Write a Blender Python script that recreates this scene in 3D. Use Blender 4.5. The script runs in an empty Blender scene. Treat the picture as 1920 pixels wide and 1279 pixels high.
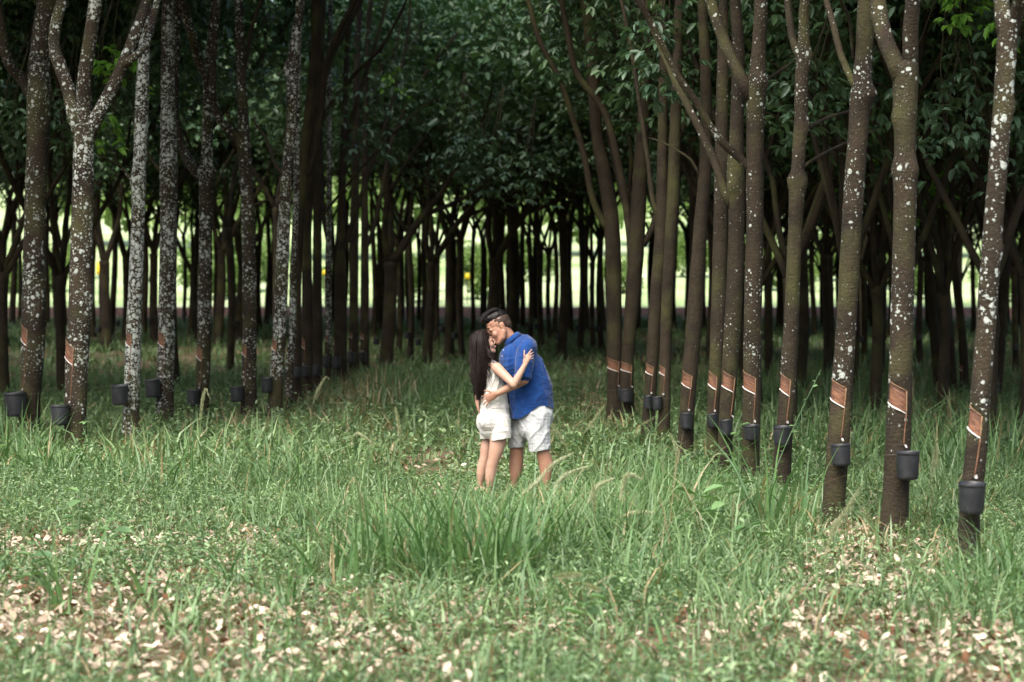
import bpy, bmesh, math, random
import numpy as np
from mathutils import Vector, Matrix, noise as mnoise

random.seed(7)
RNG = np.random.default_rng(7)
scene = bpy.context.scene
COL = scene.collection
R = math.radians

# ------------------------------------------------------------------ camera
CAM_H = 1.785
FPX = 1920 * 85.0 / 36.0            # focal length in photo pixels
HORIZON = 570.0
PITCH = math.atan((639.5 - HORIZON) / FPX)
cam_d = bpy.data.cameras.new('camera')
cam = bpy.data.objects.new('camera', cam_d)
COL.objects.link(cam)
cam.location = (0, 0, CAM_H)
cam.rotation_euler = (math.pi / 2 - PITCH, 0, 0)
cam_d.lens = 85.0
cam_d.sensor_width = 36.0
cam_d.clip_start = 0.1
cam_d.clip_end = 3000
cam_d.dof.use_dof = True
cam_d.dof.focus_distance = 22.3
cam_d.dof.aperture_fstop = 2.8
scene.camera = cam

# ------------------------------------------------------------------ sky, sun, exposure
SUN_EL, SUN_AZ = R(53), R(206)       # azimuth clockwise from +Y: behind the camera, a little left
world = bpy.data.worlds.new('World')
scene.world = world
world.use_nodes = True
wn = world.node_tree
bg = wn.nodes['Background']
sky = wn.nodes.new('ShaderNodeTexSky')
sky.sky_type = 'NISHITA'
sky.sun_disc = False
sky.sun_elevation = SUN_EL
sky.sun_rotation = SUN_AZ
sky.air_density = 1.0
sky.dust_density = 5.0
sky.ozone_density = 1.0
wn.links.new(sky.outputs[0], bg.inputs[0])
bg.inputs[1].default_value = 0.09
sun_d = bpy.data.lights.new('sun', 'SUN')
sun_d.energy = 1.5
sun_d.angle = R(55)
sun_d.color = (1.0, 0.975, 0.93)
sun = bpy.data.objects.new('sun', sun_d)
COL.objects.link(sun)
sdir = Vector((math.sin(SUN_AZ) * math.cos(SUN_EL), math.cos(SUN_AZ) * math.cos(SUN_EL), math.sin(SUN_EL)))
sun.rotation_euler = sdir.to_track_quat('Z', 'Y').to_euler()
sun.location = sdir * 60
scene.view_settings.view_transform = 'Standard'
scene.view_settings.look = 'None'
scene.view_settings.gamma = 1.0
scene.view_settings.exposure = 2.0
scene.cycles.max_bounces = 6
scene.cycles.diffuse_bounces = 3
scene.cycles.glossy_bounces = 2
scene.cycles.transmission_bounces = 3
scene.cycles.transparent_max_bounces = 4
scene.cycles.use_denoising = True

# ------------------------------------------------------------------ pixel helpers
CP, SP = math.cos(PITCH), math.sin(PITCH)

def P(x, y, d):
    """world point seen at photo pixel (x, y) at distance d along the ground"""
    a = (x - 960.0) / FPX
    b = -(y - 639.5) / FPX
    # camera axes: right X, up (0, sin, cos) , forward (0, cos, -sin)
    fy = CP + b * SP
    fz = -SP + b * CP
    k = d / fy
    return Vector((a * k, d, CAM_H + fz * k))

def to_px(X, Y, Z):
    dz = Z - CAM_H
    depth = Y * CP - dz * SP
    up = Y * SP + dz * CP
    return 960 + FPX * X / depth, 639.5 - FPX * up / depth

def gz(x, y):
    """ground height"""
    z = 0.0
    if y > 58:
        t = min(y, 110.0) - 58
        z += 0.0205 * t * min(1.0, t / 14.0)
    if y > 110:
        z += 0.55 * min(1.0, (y - 110) / 1.3)
    if y > 113:
        z += 0.045 * (y - 113) + 0.0002 * (y - 113) ** 2 * (1 if y < 330 else 0)
    return z

def px_depth(y):
    return FPX * CAM_H / (y - HORIZON)

# ------------------------------------------------------------------ object helpers
def np_mesh(name, V, F, mat=None, smooth=False, col=None):
    """V (n,3); F list of index arrays all (m,k)"""
    me = bpy.data.meshes.new(name)
    V = np.asarray(V, dtype=np.float32)
    if not isinstance(F, list):
        F = [F]
    F = [np.asarray(f, dtype=np.int32) for f in F if len(f)]
    loops = np.concatenate([f.ravel() for f in F])
    tot = np.concatenate([np.full(len(f), f.shape[1], np.int32) for f in F])
    start = np.concatenate([[0], np.cumsum(tot)[:-1]]).astype(np.int32)
    me.vertices.add(len(V))
    me.vertices.foreach_set('co', V.ravel())
    me.loops.add(len(loops))
    me.loops.foreach_set('vertex_index', loops)
    me.polygons.add(len(tot))
    me.polygons.foreach_set('loop_start', start)
    me.polygons.foreach_set('loop_total', tot)
    if smooth:
        me.polygons.foreach_set('use_smooth', np.ones(len(tot), dtype=bool))
    if col is not None:
        a = me.attributes.new('col', 'FLOAT_COLOR', 'POINT')
        c = np.ones((len(V), 4), np.float32)
        c[:, :3] = col
        a.data.foreach_set('color', c.ravel())
    me.update(calc_edges=True)
    me.validate()
    if mat is not None:
        me.materials.append(mat)
    return me

def link(name, me, parent=None, loc=None):
    o = bpy.data.objects.new(name, me)
    COL.objects.link(o)
    if parent is not None:
        o.parent = parent
    if loc is not None:
        o.location = loc
    return o

def tag(o, label=None, cat=None, group=None, kind=None):
    if label:
        o['label'] = label
    if cat:
        o['category'] = cat
    if group:
        o['group'] = group
    if kind:
        o['kind'] = kind
    return o

class MB:
    """collects verts and faces"""
    def __init__(self):
        self.v = []
        self.f = []
    def add(self, verts, faces):
        n = len(self.v)
        self.v.extend([tuple(p) for p in verts])
        self.f.extend([tuple(i + n for i in f) for f in faces])
    def tube(self, pts, radii, seg=8, cap=True, side=None, round_caps=False):
        pts = [Vector(p) for p in pts]
        rr = [(r, r) if not isinstance(r, (tuple, list)) else tuple(r) for r in radii]
        if round_caps:
            d0 = (pts[0] - pts[1]).normalized()
            d1 = (pts[-1] - pts[-2]).normalized()
            m0, m1 = min(rr[0]), min(rr[-1])
            a = [(pts[0] + d0 * m0 * s, (rr[0][0] * q, rr[0][1] * q)) for s, q in ((0.97, 0.25), (0.8, 0.6), (0.45, 0.89))]
            b = [(pts[-1] + d1 * m1 * s, (rr[-1][0] * q, rr[-1][1] * q)) for s, q in ((0.45, 0.89), (0.8, 0.6), (0.97, 0.25))]
            pts = [q[0] for q in a] + pts + [q[0] for q in b]
            rr = [q[1] for q in a] + rr + [q[1] for q in b]
        n = len(pts)
        verts, faces = [], []
        t0 = (pts[1] - pts[0]).normalized()
        if side is not None:
            u = Vector(side)
        else:
            u = Vector((1, 0, 0)) if abs(t0.x) < 0.8 else Vector((0, 1, 0))
        for i in range(n):
            t = (pts[min(i + 1, n - 1)] - pts[max(i - 1, 0)]).normalized()
            u = (u - t * u.dot(t))
            if u.length < 1e-6:
                u = t.orthogonal()
            u.normalize()
            w = t.cross(u)
            for k in range(seg):
                a = 2 * math.pi * k / seg
                verts.append(pts[i] + u * (rr[i][0] * math.cos(a)) + w * (rr[i][1] * math.sin(a)))
            if side is not None:
                u = Vector(side)
        for i in range(n - 1):
            for k in range(seg):
                k2 = (k + 1) % seg
                faces.append((i * seg + k, i * seg + k2, (i + 1) * seg + k2, (i + 1) * seg + k))
        if cap:
            faces.append(tuple(range(seg - 1, -1, -1)))
            faces.append(tuple((n - 1) * seg + k for k in range(seg)))
        self.add(verts, faces)
    def ball(self, c, r, axes=None, nu=14, nv=9):
        if not isinstance(r, (tuple, list)):
            r = (r, r, r)
        ex, ey, ez = axes if axes else (Vector((1, 0, 0)), Vector((0, 1, 0)), Vector((0, 0, 1)))
        c = Vector(c)
        verts, faces = [], []
        verts.append(c + ez * r[2])
        for j in range(1, nv):
            th = math.pi * j / nv
            for i in range(nu):
                ph = 2 * math.pi * i / nu
                verts.append(c + ex * (r[0] * math.sin(th) * math.cos(ph)) + ey * (r[1] * math.sin(th) * math.sin(ph)) + ez * (r[2] * math.cos(th)))
        verts.append(c - ez * r[2])
        last = len(verts) - 1
        for i in range(nu):
            i2 = (i + 1) % nu
            faces.append((0, 1 + i, 1 + i2))
            for j in range(nv - 2):
                a = 1 + j * nu
                faces.append((a + i, a + nu + i, a + nu + i2, a + i2))
            a = 1 + (nv - 2) * nu
            faces.append((a + i, last, a + i2))
        self.add(verts, faces)
    def mesh(self, name, mat=None, smooth=True):
        me = bpy.data.meshes.new(name)
        me.from_pydata(self.v, [], self.f)
        if smooth:
            me.polygons.foreach_set('use_smooth', [True] * len(me.polygons))
        if mat:
            me.materials.append(mat)
        me.update()
        return me
    def build(self, name, mat, parent=None, smooth=True, loc=None):
        return link(name, self.mesh(name, mat, smooth), parent, loc)

def smooth_path(pts, vals, step):
    """Catmull-Rom through pts (Vectors) with values, resampled near 'step'"""
    pts = [Vector(p) for p in pts]
    out, ov = [], []
    n = len(pts)
    for i in range(n - 1):
        p0 = pts[max(i - 1, 0)]; p1 = pts[i]; p2 = pts[i + 1]; p3 = pts[min(i + 2, n - 1)]
        m = max(1, int((p2 - p1).length / step))
        for k in range(m):
            t = k / m
            q = 0.5 * ((2 * p1) + (p2 - p0) * t + (2 * p0 - 5 * p1 + 4 * p2 - p3) * t * t + (3 * p1 - p0 - 3 * p2 + p3) * t ** 3)
            out.append(q)
            ov.append(vals[i] + (vals[i + 1] - vals[i]) * t)
    out.append(pts[-1]); ov.append(vals[-1])
    return out, ov

# ------------------------------------------------------------------ materials
def new_mat(name):
    m = bpy.data.materials.new(name)
    m.use_nodes = True
    nt = m.node_tree
    b = nt.nodes['Principled BSDF']
    return m, nt, b

def N(nt, typ, **kw):
    n = nt.nodes.new(typ)
    for k, v in kw.items():
        setattr(n, k, v)
    return n

def ramp(nt, fac, stops):
    r = N(nt, 'ShaderNodeValToRGB')
    el = r.color_ramp.elements
    while len(el) < len(stops):
        el.new(0.5)
    for e, (p, c) in zip(el, stops):
        e.position = p
        e.color = (*c, 1) if len(c) == 3 else c
    nt.links.new(fac, r.inputs[0])
    return r.outputs[0]

def math_n(nt, op, a, b=None, c=None):
    n = N(nt, 'ShaderNodeMath', operation=op)
    for i, s in enumerate((a, b, c)):
        if s is None:
            continue
        if isinstance(s, (int, float)):
            n.inputs[i].default_value = s
        else:
            nt.links.new(s, n.inputs[i])
    return n.outputs[0]

def mixc(nt, fac, a, b, mode='MIX'):
    n = N(nt, 'ShaderNodeMix', data_type='RGBA', blend_type=mode)
    for sock, s in ((n.inputs[0], fac), (n.inputs[6], a), (n.inputs[7], b)):
        if isinstance(s, (int, float)):
            sock.default_value = s
        elif isinstance(s, tuple):
            sock.default_value = (*s, 1) if len(s) == 3 else s
        else:
            nt.links.new(s, sock)
    return n.outputs[2]

def noise_n(nt, vec, scale, detail=3, rough=0.55, dist=0.0):
    n = N(nt, 'ShaderNodeTexNoise')
    n.inputs['Scale'].default_value = scale
    n.inputs['Detail'].default_value = detail
    n.inputs['Roughness'].default_value = rough
    n.inputs['Distortion'].default_value = dist
    if vec is not None:
        nt.links.new(vec, n.inputs['Vector'])
    return n.outputs[0], n.outputs[1]

def bump(nt, b, h, strength, dist=0.01):
    n = N(nt, 'ShaderNodeBump')
    n.inputs['Strength'].default_value = strength
    n.inputs['Distance'].default_value = dist
    nt.links.new(h, n.inputs['Height'])
    nt.links.new(n.outputs[0], b.inputs['Normal'])

def bark_material():
    m, nt, b = new_mat('rubber_bark')
    tc = N(nt, 'ShaderNodeTexCoord')
    oi = N(nt, 'ShaderNodeObjectInfo')
    off = N(nt, 'ShaderNodeVectorMath', operation='MULTIPLY_ADD')
    cr = N(nt, 'ShaderNodeCombineXYZ')
    for i in range(3):
        nt.links.new(oi.outputs['Random'], cr.inputs[i])
    nt.links.new(cr.outputs[0], off.inputs[0])
    off.inputs[1].default_value = (37.0, 91.0, 53.0)
    nt.links.new(tc.outputs['Object'], off.inputs[2])
    vec = off.outputs[0]
    # warped coordinates for ragged lichen edges
    _, nc = noise_n(nt, vec, 22, 3)
    w = N(nt, 'ShaderNodeVectorMath', operation='MULTIPLY_ADD')
    nt.links.new(nc, w.inputs[0])
    w.inputs[1].default_value = (0.035, 0.035, 0.035)
    nt.links.new(vec, w.inputs[2])
    wv = w.outputs[0]
    # bark base
    n1, _ = noise_n(nt, vec, 3.0, 5)
    n2, _ = noise_n(nt, vec, 38.0, 4, 0.65)
    sc = N(nt, 'ShaderNodeMapping')
    sc.inputs['Scale'].default_value = (9, 9, 55)
    nt.links.new(vec, sc.inputs['Vector'])
    n3, _ = noise_n(nt, sc.outputs[0], 1.0, 4, 0.6)
    base = ramp(nt, n1, [(0.3, (0.014, 0.0105, 0.006)), (0.5, (0.029, 0.0215, 0.0115)), (0.72, (0.052, 0.039, 0.021))])
    base = mixc(nt, math_n(nt, 'MULTIPLY', n2, 0.7), base, (0.017, 0.012, 0.008))
    ringm = ramp(nt, n3, [(0.52, (0, 0, 0)), (0.72, (1, 1, 1))])
    base = mixc(nt, math_n(nt, 'MULTIPLY', ringm, 0.16), base, (0.09, 0.066, 0.044))
    # moss
    n4, _ = noise_n(nt, vec, 1.7, 4)
    moss = ramp(nt, n4, [(0.5, (0, 0, 0)), (0.68, (1, 1, 1))])
    base = mixc(nt, math_n(nt, 'MULTIPLY', moss, 0.75), base, (0.055, 0.056, 0.018))
    # lichen amount per tree
    at = N(nt, 'ShaderNodeAttribute', attribute_type='OBJECT', attribute_name='lichen')
    lich = at.outputs['Fac']
    n5, _ = noise_n(nt, vec, 2.2, 3)
    dens = math_n(nt, 'MULTIPLY', lich, math_n(nt, 'MULTIPLY_ADD', n5, 1.7, 0.12))
    dens = math_n(nt, 'MAXIMUM', dens, 0.0)
    # less lichen low on the worked stem
    sx = N(nt, 'ShaderNodeSeparateXYZ')
    nt.links.new(tc.outputs['Object'], sx.inputs[0])
    mr = N(nt, 'ShaderNodeMapRange', interpolation_type='SMOOTHSTEP')
    nt.links.new(sx.outputs[2], mr.inputs['Value'])
    mr.inputs['From Min'].default_value = 0.3
    mr.inputs['From Max'].default_value = 1.3
    mr.inputs['To Min'].default_value = 0.7
    mr.inputs['To Max'].default_value = 1.0
    dens = math_n(nt, 'MULTIPLY', dens, mr.outputs[0])
    masks = []
    ringtone = None
    for scale, amt, keep in ((16.0, 0.46, 0.30), (31.0, 0.46, 0.3), (66.0, 0.42, 0.32)):
        vo = N(nt, 'ShaderNodeTexVoronoi', feature='F1')
        vo.inputs['Scale'].default_value = scale
        nt.links.new(wv, vo.inputs['Vector'])
        sp = N(nt, 'ShaderNodeSeparateColor')
        nt.links.new(vo.outputs['Color'], sp.inputs[0])
        rr = math_n(nt, 'MULTIPLY', sp.outputs[0], dens)
        rr = math_n(nt, 'SUBTRACT', rr, keep)
        rr = math_n(nt, 'MULTIPLY', rr, amt * 2.6)
        rr = math_n(nt, 'MINIMUM', rr, 0.55)
        diff = math_n(nt, 'SUBTRACT', rr, vo.outputs['Distance'])
        mm = math_n(nt, 'MULTIPLY', diff, 10.0)
        c = N(nt, 'ShaderNodeClamp')
        nt.links.new(mm, c.inputs[0])
        masks.append(c.outputs[0])
        if ringtone is None:
            ringtone = math_n(nt, 'MULTIPLY', vo.outputs['Distance'], 38.0)
    mask = math_n(nt, 'MAXIMUM', math_n(nt, 'MAXIMUM', masks[0], masks[1]), masks[2])
    n6, _ = noise_n(nt, vec, 70, 3)
    lc = ramp(nt, n6, [(0.3, (0.27, 0.30, 0.26)), (0.55, (0.42, 0.45, 0.41)), (0.75, (0.54, 0.57, 0.54))])
    rt = math_n(nt, 'SINE', ringtone)
    lc = mixc(nt, math_n(nt, 'MULTIPLY_ADD', rt, 0.16, 0.16), lc, (0.25, 0.28, 0.22))
    colr = mixc(nt, math_n(nt, 'MULTIPLY', mask, 0.93), base, lc)
    nt.links.new(colr, b.inputs['Base Color'])
    b.inputs['Roughness'].default_value = 0.85
    b.inputs['Specular IOR Level'].default_value = 0.25
    h = math_n(nt, 'ADD', math_n(nt, 'MULTIPLY', n2, 0.8), math_n(nt, 'MULTIPLY', n3, 0.3))
    h = math_n(nt, 'ADD', h, math_n(nt, 'MULTIPLY', mask, 0.25))
    bump(nt, b, h, 1.0, 0.022)
    return m

def attr_leaf_material(name, rough=0.5, trans=0.25, gloss=0.4, tint=(1, 1, 1)):
    m, nt, b = new_mat(name)
    at = N(nt, 'ShaderNodeAttribute', attribute_name='col')
    c = mixc(nt, 1.0, at.outputs['Color'], tint, 'MULTIPLY')
    nt.links.new(c, b.inputs['Base Color'])
    b.inputs['Roughness'].default_value = rough
    b.inputs['Specular IOR Level'].default_value = gloss
    tr = N(nt, 'ShaderNodeBsdfTranslucent')
    nt.links.new(mixc(nt, 1.0, c, (1.1, 1.25, 0.6), 'MULTIPLY'), tr.inputs[0])
    mx = N(nt, 'ShaderNodeMixShader')
    mx.inputs[0].default_value = trans
    nt.links.new(b.outputs[0], mx.inputs[1])
    nt.links.new(tr.outputs[0], mx.inputs[2])
    nt.links.new(mx.outputs[0], nt.nodes['Material Output'].inputs[0])
    return m

def plain(name, colr, rough=0.6, spec=0.4, nscale=0, namt=0.2, bstr=0, bscale=80, bdist=0.003, metal=0.0):
    m, nt, b = new_mat(name)
    b.inputs['Roughness'].default_value = rough
    b.inputs['Specular IOR Level'].default_value = spec
    b.inputs['Metallic'].default_value = metal
    tc = N(nt, 'ShaderNodeTexCoord')
    if nscale:
        f, _ = noise_n(nt, tc.outputs['Object'], nscale, 4)
        d = tuple(x * (1 - namt) for x in colr)
        l = tuple(min(1, x * (1 + namt)) for x in colr)
        nt.links.new(ramp(nt, f, [(0.3, d), (0.7, l)]), b.inputs['Base Color'])
    else:
        b.inputs['Base Color'].default_value = (*colr, 1)
    if bstr:
        f, _ = noise_n(nt, tc.outputs['Object'], bscale, 3)
        bump(nt, b, f, bstr, bdist)
    return m

M_BARK = bark_material()
M_LEAF = attr_leaf_material('rubber_leaf', 0.42, 0.22, 0.45)
M_SHOOT = attr_leaf_material('young_leaf', 0.5, 0.4, 0.3)
M_GRASS = attr_leaf_material('grass_blade', 0.42, 0.25, 0.45)
M_LITTER = attr_leaf_material('dry_leaf', 0.75, 0.1, 0.2)
M_FAR = attr_leaf_material('meadow_leaf', 0.6, 0.3, 0.2)
M_LATEX = plain('latex_white', (0.78, 0.76, 0.72), 0.4, 0.5)
M_CHANNEL = plain('latex_channel', (0.13, 0.065, 0.036), 0.7, 0.3, 60, 0.4)
M_SPOUT = plain('spout_metal', (0.27, 0.26, 0.245), 0.5, 0.5, 40, 0.3)
M_WIRE = plain('wire', (0.10, 0.09, 0.08), 0.5, 0.5)
M_SEED = attr_leaf_material('seed_head', 0.7, 0.3, 0.2)

def panel_material():
    m, nt, b = new_mat('tapped_bark')
    tc = N(nt, 'ShaderNodeTexCoord')
    at = N(nt, 'ShaderNodeAttribute', attribute_name='col')      # R: down the cut, G: across
    sp = N(nt, 'ShaderNodeSeparateColor')
    nt.links.new(at.outputs['Color'], sp.inputs[0])
    cb = N(nt, 'ShaderNodeCombineXYZ')
    nt.links.new(math_n(nt, 'MULTIPLY', sp.outputs[0], 11.0), cb.inputs[0])
    nt.links.new(math_n(nt, 'MULTIPLY', sp.outputs[1], 1.6), cb.inputs[1])
    oi = N(nt, 'ShaderNodeObjectInfo')
    nt.links.new(math_n(nt, 'MULTIPLY', oi.outputs['Random'], 50), cb.inputs[2])
    n1, _ = noise_n(nt, cb.outputs[0], 1.0, 4, 0.6)
    n2, _ = noise_n(nt, tc.outputs['Object'], 25, 3)
    c1 = ramp(nt, n1, [(0.34, (0.035, 0.016, 0.010)), (0.46, (0.11, 0.046, 0.023)), (0.58, (0.20, 0.088, 0.042)), (0.72, (0.32, 0.17, 0.09))])
    lower = ramp(nt, sp.outputs[0], [(0.0, (0.17, 0.10, 0.07)), (0.3, (0.7, 0.65, 0.6)), (1.0, (1.2, 1.05, 0.9))])
    c1 = mixc(nt, 0.75, c1, lower, 'MULTIPLY')
    c1 = mixc(nt, math_n(nt, 'MULTIPLY', n2, 0.4), c1, (0.14, 0.07, 0.04))
    nt.links.new(c1, b.inputs['Base Color'])
    b.inputs['Roughness'].default_value = 0.7
    bump(nt, b, n1, 0.8, 0.01)
    return m
M_PANEL = panel_material()
M_LIP = plain('cut_bark_edge', (0.20, 0.125, 0.072), 0.8, 0.2, 45, 0.35)

def bucket_material():
    m, nt, b = new_mat('black_plastic_cup')
    tc = N(nt, 'ShaderNodeTexCoord')
    oi = N(nt, 'ShaderNodeObjectInfo')
    n1, _ = noise_n(nt, tc.outputs['Object'], 14, 5)
    n2, _ = noise_n(nt, tc.outputs['Object'], 70, 3)
    c = ramp(nt, n1, [(0.35, (0.006, 0.0065, 0.008)), (0.55, (0.013, 0.014, 0.017)), (0.75, (0.030, 0.030, 0.032))])
    dust = ramp(nt, n2, [(0.6, (0, 0, 0)), (0.8, (1, 1, 1))])
    c = mixc(nt, math_n(nt, 'MULTIPLY', dust, 0.3), c, (0.10, 0.095, 0.085))
    c = mixc(nt, math_n(nt, 'MULTIPLY', oi.outputs['Random'], 0.3), c, (0.032, 0.034, 0.039))
    nt.links.new(c, b.inputs['Base Color'])
    b.inputs['Roughness'].default_value = 0.48
    bump(nt, b, n2, 0.15, 0.004)
    return m
M_BUCKET = bucket_material()

def ground_material():
    m, nt, b = new_mat('plantation_floor')
    g = N(nt, 'ShaderNodeNewGeometry')
    n1, _ = noise_n(nt, g.outputs['Position'], 0.35, 5)
    n2, _ = noise_n(nt, g.outputs['Position'], 9, 5, 0.65)
    n3, _ = noise_n(nt, g.outputs['Position'], 34, 3)
    soil = ramp(nt, n2, [(0.3, (0.06, 0.038, 0.024)), (0.5, (0.14, 0.095, 0.063)), (0.7, (0.27, 0.20, 0.145))])
    gr = ramp(nt, n3, [(0.3, (0.02, 0.035, 0.012)), (0.7, (0.06, 0.095, 0.035))])
    msk = ramp(nt, n1, [(0.42, (0, 0, 0)), (0.58, (1, 1, 1))])
    nt.links.new(mixc(nt, math_n(nt, 'MULTIPLY', msk, 0.75), soil, gr), b.inputs['Base Color'])
    b.inputs['Roughness'].default_value = 0.95
    b.inputs['Specular IOR Level'].default_value = 0.1
    bump(nt, b, n2, 0.8, 0.05)
    return m

def bank_material():
    m, nt, b = new_mat('red_earth')
    g = N(nt, 'ShaderNodeNewGeometry')
    n2, _ = noise_n(nt, g.outputs['Position'], 1.6, 5, 0.65)
    nt.links.new(ramp(nt, n2, [(0.3, (0.06, 0.028, 0.016)), (0.55, (0.14, 0.068, 0.042)), (0.75, (0.21, 0.125, 0.08))]), b.inputs['Base Color'])
    b.inputs['Roughness'].default_value = 0.95
    bump(nt, b, n2, 0.8, 0.15)
    return m

def meadow_material():
    m, nt, b = new_mat('meadow_grass')
    g = N(nt, 'ShaderNodeNewGeometry')
    n1, _ = noise_n(nt, g.outputs['Position'], 0.09, 4)
    n2, _ = noise_n(nt, g.outputs['Position'], 1.6, 5, 0.7)
    f = math_n(nt, 'ADD', math_n(nt, 'MULTIPLY', n1, 0.6), math_n(nt, 'MULTIPLY', n2, 0.4))
    nt.links.new(ramp(nt, f, [(0.36, (0.14, 0.23, 0.07)), (0.5, (0.33, 0.42, 0.18)), (0.63, (0.50, 0.56, 0.34))]), b.inputs['Base Color'])
    b.inputs['Roughness'].default_value = 0.9
    bump(nt, b, n2, 0.7, 0.3)
    return m

# ------------------------------------------------------------------ setting: ground, bank, meadow
def sheet(name, x0, x1, ys, nx, mat, wob=0.0):
    xs = np.linspace(x0, x1, nx)
    V = []
    for y in ys:
        for x in xs:
            V.append((x, y, gz(x, y) + wob * mnoise.noise(Vector((x * 0.6, y * 0.6, 3.1)))))
    ny = len(ys)
    idx = np.arange(nx * ny).reshape(ny, nx)
    F = np.stack([idx[:-1, :-1], idx[:-1, 1:], idx[1:, 1:], idx[1:, :-1]], -1).reshape(-1, 4)
    o = link(name, np_mesh(name, V, F, mat, True))
    o['kind'] = 'structure'
    return o

sheet('ground', -160, 160, list(np.arange(-80, 8, 8.0)) + list(np.arange(8, 60, 1.0)) + list(np.arange(60, 110.01, 2.0)), 220, ground_material(), 0.02)
sheet('earth_bank', -160, 160, [109.8, 110.3, 110.8, 111.3, 112.2, 113.2], 200, bank_material(), 0.10)
sheet('meadow', -260, 260, [113, 114, 116, 120, 126, 134, 145, 160, 180, 205, 235, 270, 310, 360, 450, 600], 60, meadow_material(), 0.05)

# ------------------------------------------------------------------ leaves (numpy)
def leaf_geometry(pos, ax, up, L, W, fold=0.18, droop=0.25):
    """pos, ax (unit along), up (unit approx) arrays (n,3); L, W (n,) -> V (n*6,3), F (n*2,4)"""
    n = len(pos)
    side = np.cross(ax, up)
    side /= np.maximum(np.linalg.norm(side, axis=1, keepdims=True), 1e-6)
    upv = np.cross(side, ax)
    L = L[:, None]; W = W[:, None]
    b = pos
    t = pos + ax * L - upv * L * droop
    m1 = pos + ax * L * 0.38
    m2 = pos + ax * L * 0.74 - upv * L * droop * 0.45
    l1 = m1 + side * W * 0.5 + upv * W * fold
    r1 = m1 - side * W * 0.5 + upv * W * fold
    l2 = m2 + side * W * 0.4 + upv * W * fold
    r2 = m2 - side * W * 0.4 + upv * W * fold
    V = np.stack([b, l1, l2, t, r2, r1], 1).reshape(-1, 3)
    o = (np.arange(n) * 6)[:, None]
    F = np.concatenate([o + np.array([[0, 3, 2, 1]]), o + np.array([[0, 5, 4, 3]])], 0)
    return V, F

def leaf_colors(rng, n, c0, c1, per=6, jit=0.15):
    t = rng.random((n, 1))
    c = np.array(c0)[None] * (1 - t) + np.array(c1)[None] * t
    c = c * (1 + jit * (rng.random((n, 1)) * 2 - 1))
    return np.repeat(c, per, 0)

def trifoliate(rng, anchors, npet, spread, Ls, Wr):
    """sprays of three-leaflet leaves around anchors"""
    A = np.repeat(anchors, npet, 0)
    n = len(A)
    A = A + rng.normal(0, spread, (n, 3)) * np.array([1, 1, 0.7])
    az = rng.random(n) * 2 * np.pi
    el = rng.normal(0.1, 0.35, n)
    d = np.stack([np.cos(az) * np.cos(el), np.sin(az) * np.cos(el), np.sin(el)], 1)
    tip = A + d * (0.10 + 0.12 * rng.random((n, 1)))
    pos, ax, ups, L = [], [], [], []
    for k in (-1, 0, 1):
        a2 = az + k * 0.75 + rng.normal(0, 0.12, n)
        e2 = el * 0.3 - 0.35 + rng.normal(0, 0.28, n)
        pos.append(tip)
        ax.append(np.stack([np.cos(a2) * np.cos(e2), np.sin(a2) * np.cos(e2), np.sin(e2)], 1))
        u = np.zeros((n, 3)); u[:, 2] = 1
        u += rng.normal(0, 0.25, (n, 3))
        ups.append(u)
        L.append(Ls * (0.7 + 0.6 * rng.random(n)))
    pos, ax, ups, L = map(np.concatenate, (pos, ax, ups, L))
    return pos, ax, ups, L, L * Wr * (0.85 + 0.3 * rng.random(len(L)))

# ------------------------------------------------------------------ generic plantation tree
def wander(rng, p, d, length, step, up, jit):
    pts = [p.copy()]
    n = max(2, int(length / step))
    for i in range(n):
        d = (d + Vector(rng.normal(0, jit, 3)) + Vector((0, 0, up))).normalized()
        p = p + d * step
        pts.append(p.copy())
    return pts

def grow_limb(rng, mb, start, d, length, r0, r1, up=0.04, jit=0.06, anchors=None, zmin=4.0, sub=6):
    pts = wander(rng, start, d, length, 0.35, up, jit)
    n = len(pts)
    rad = [r0 + (r1 - r0) * (i / (n - 1)) ** 0.8 for i in range(n)]
    mb.tube(pts, rad, 8)
    for k in range(sub):
        i = int(n * (0.3 + 0.65 * (k + rng.random()) / sub))
        i = min(i, n - 2)
        t = (pts[i + 1] - pts[i]).normalized()
        az = rng.random() * 2 * math.pi
        sd = (t * 0.45 + Vector((math.cos(az), math.sin(az), 0.15))).normalized()
        bl = 1.0 + 1.6 * rng.random()
        q = wander(rng, pts[i], sd, bl, 0.3, 0.02, 0.12)
        r = max(0.008, rad[i] * 0.42)
        mb.tube(q, [r + (0.005 - r) * (j / (len(q) - 1)) for j in range(len(q))], 5)
        if anchors is not None:
            for p in q[2:]:
                if p.z > zmin:
                    anchors.append(p)
    if anchors is not None:
        for p in pts[n // 2:]:
            if p.z > zmin:
                anchors.append(p)
    return pts

def knob_rad(phi, z, knobs):
    s = 0.0
    for (kz, kphi, amp, wz, wp) in knobs:
        dp = (phi - kphi + math.pi) % (2 * math.pi) - math.pi
        s += amp * math.exp(-((z - kz) / wz) ** 2 - (dp / wp) ** 2)
    return s

def trunk_radius(r, phi, z, seed, knobs):
    c, s = math.cos(phi), math.sin(phi)
    n = 0.07 * mnoise.noise(Vector((c * 0.8 + seed * 7.1, s * 0.8, z * 1.1)))
    n += 0.04 * mnoise.noise(Vector((c * 2.2, s * 2.2 + seed * 3.3, z * 4.0)))
    n += 0.028 * mnoise.noise(Vector((c * 3.5 + seed, s * 3.5, z * 11.0)))
    fl = 0.22 * math.exp(-max(z, 0) / 0.13) * (1 + 0.6 * math.sin(phi * 3 + seed))
    return r * (1 + n + fl) + knob_rad(phi, z, knobs)

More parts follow.
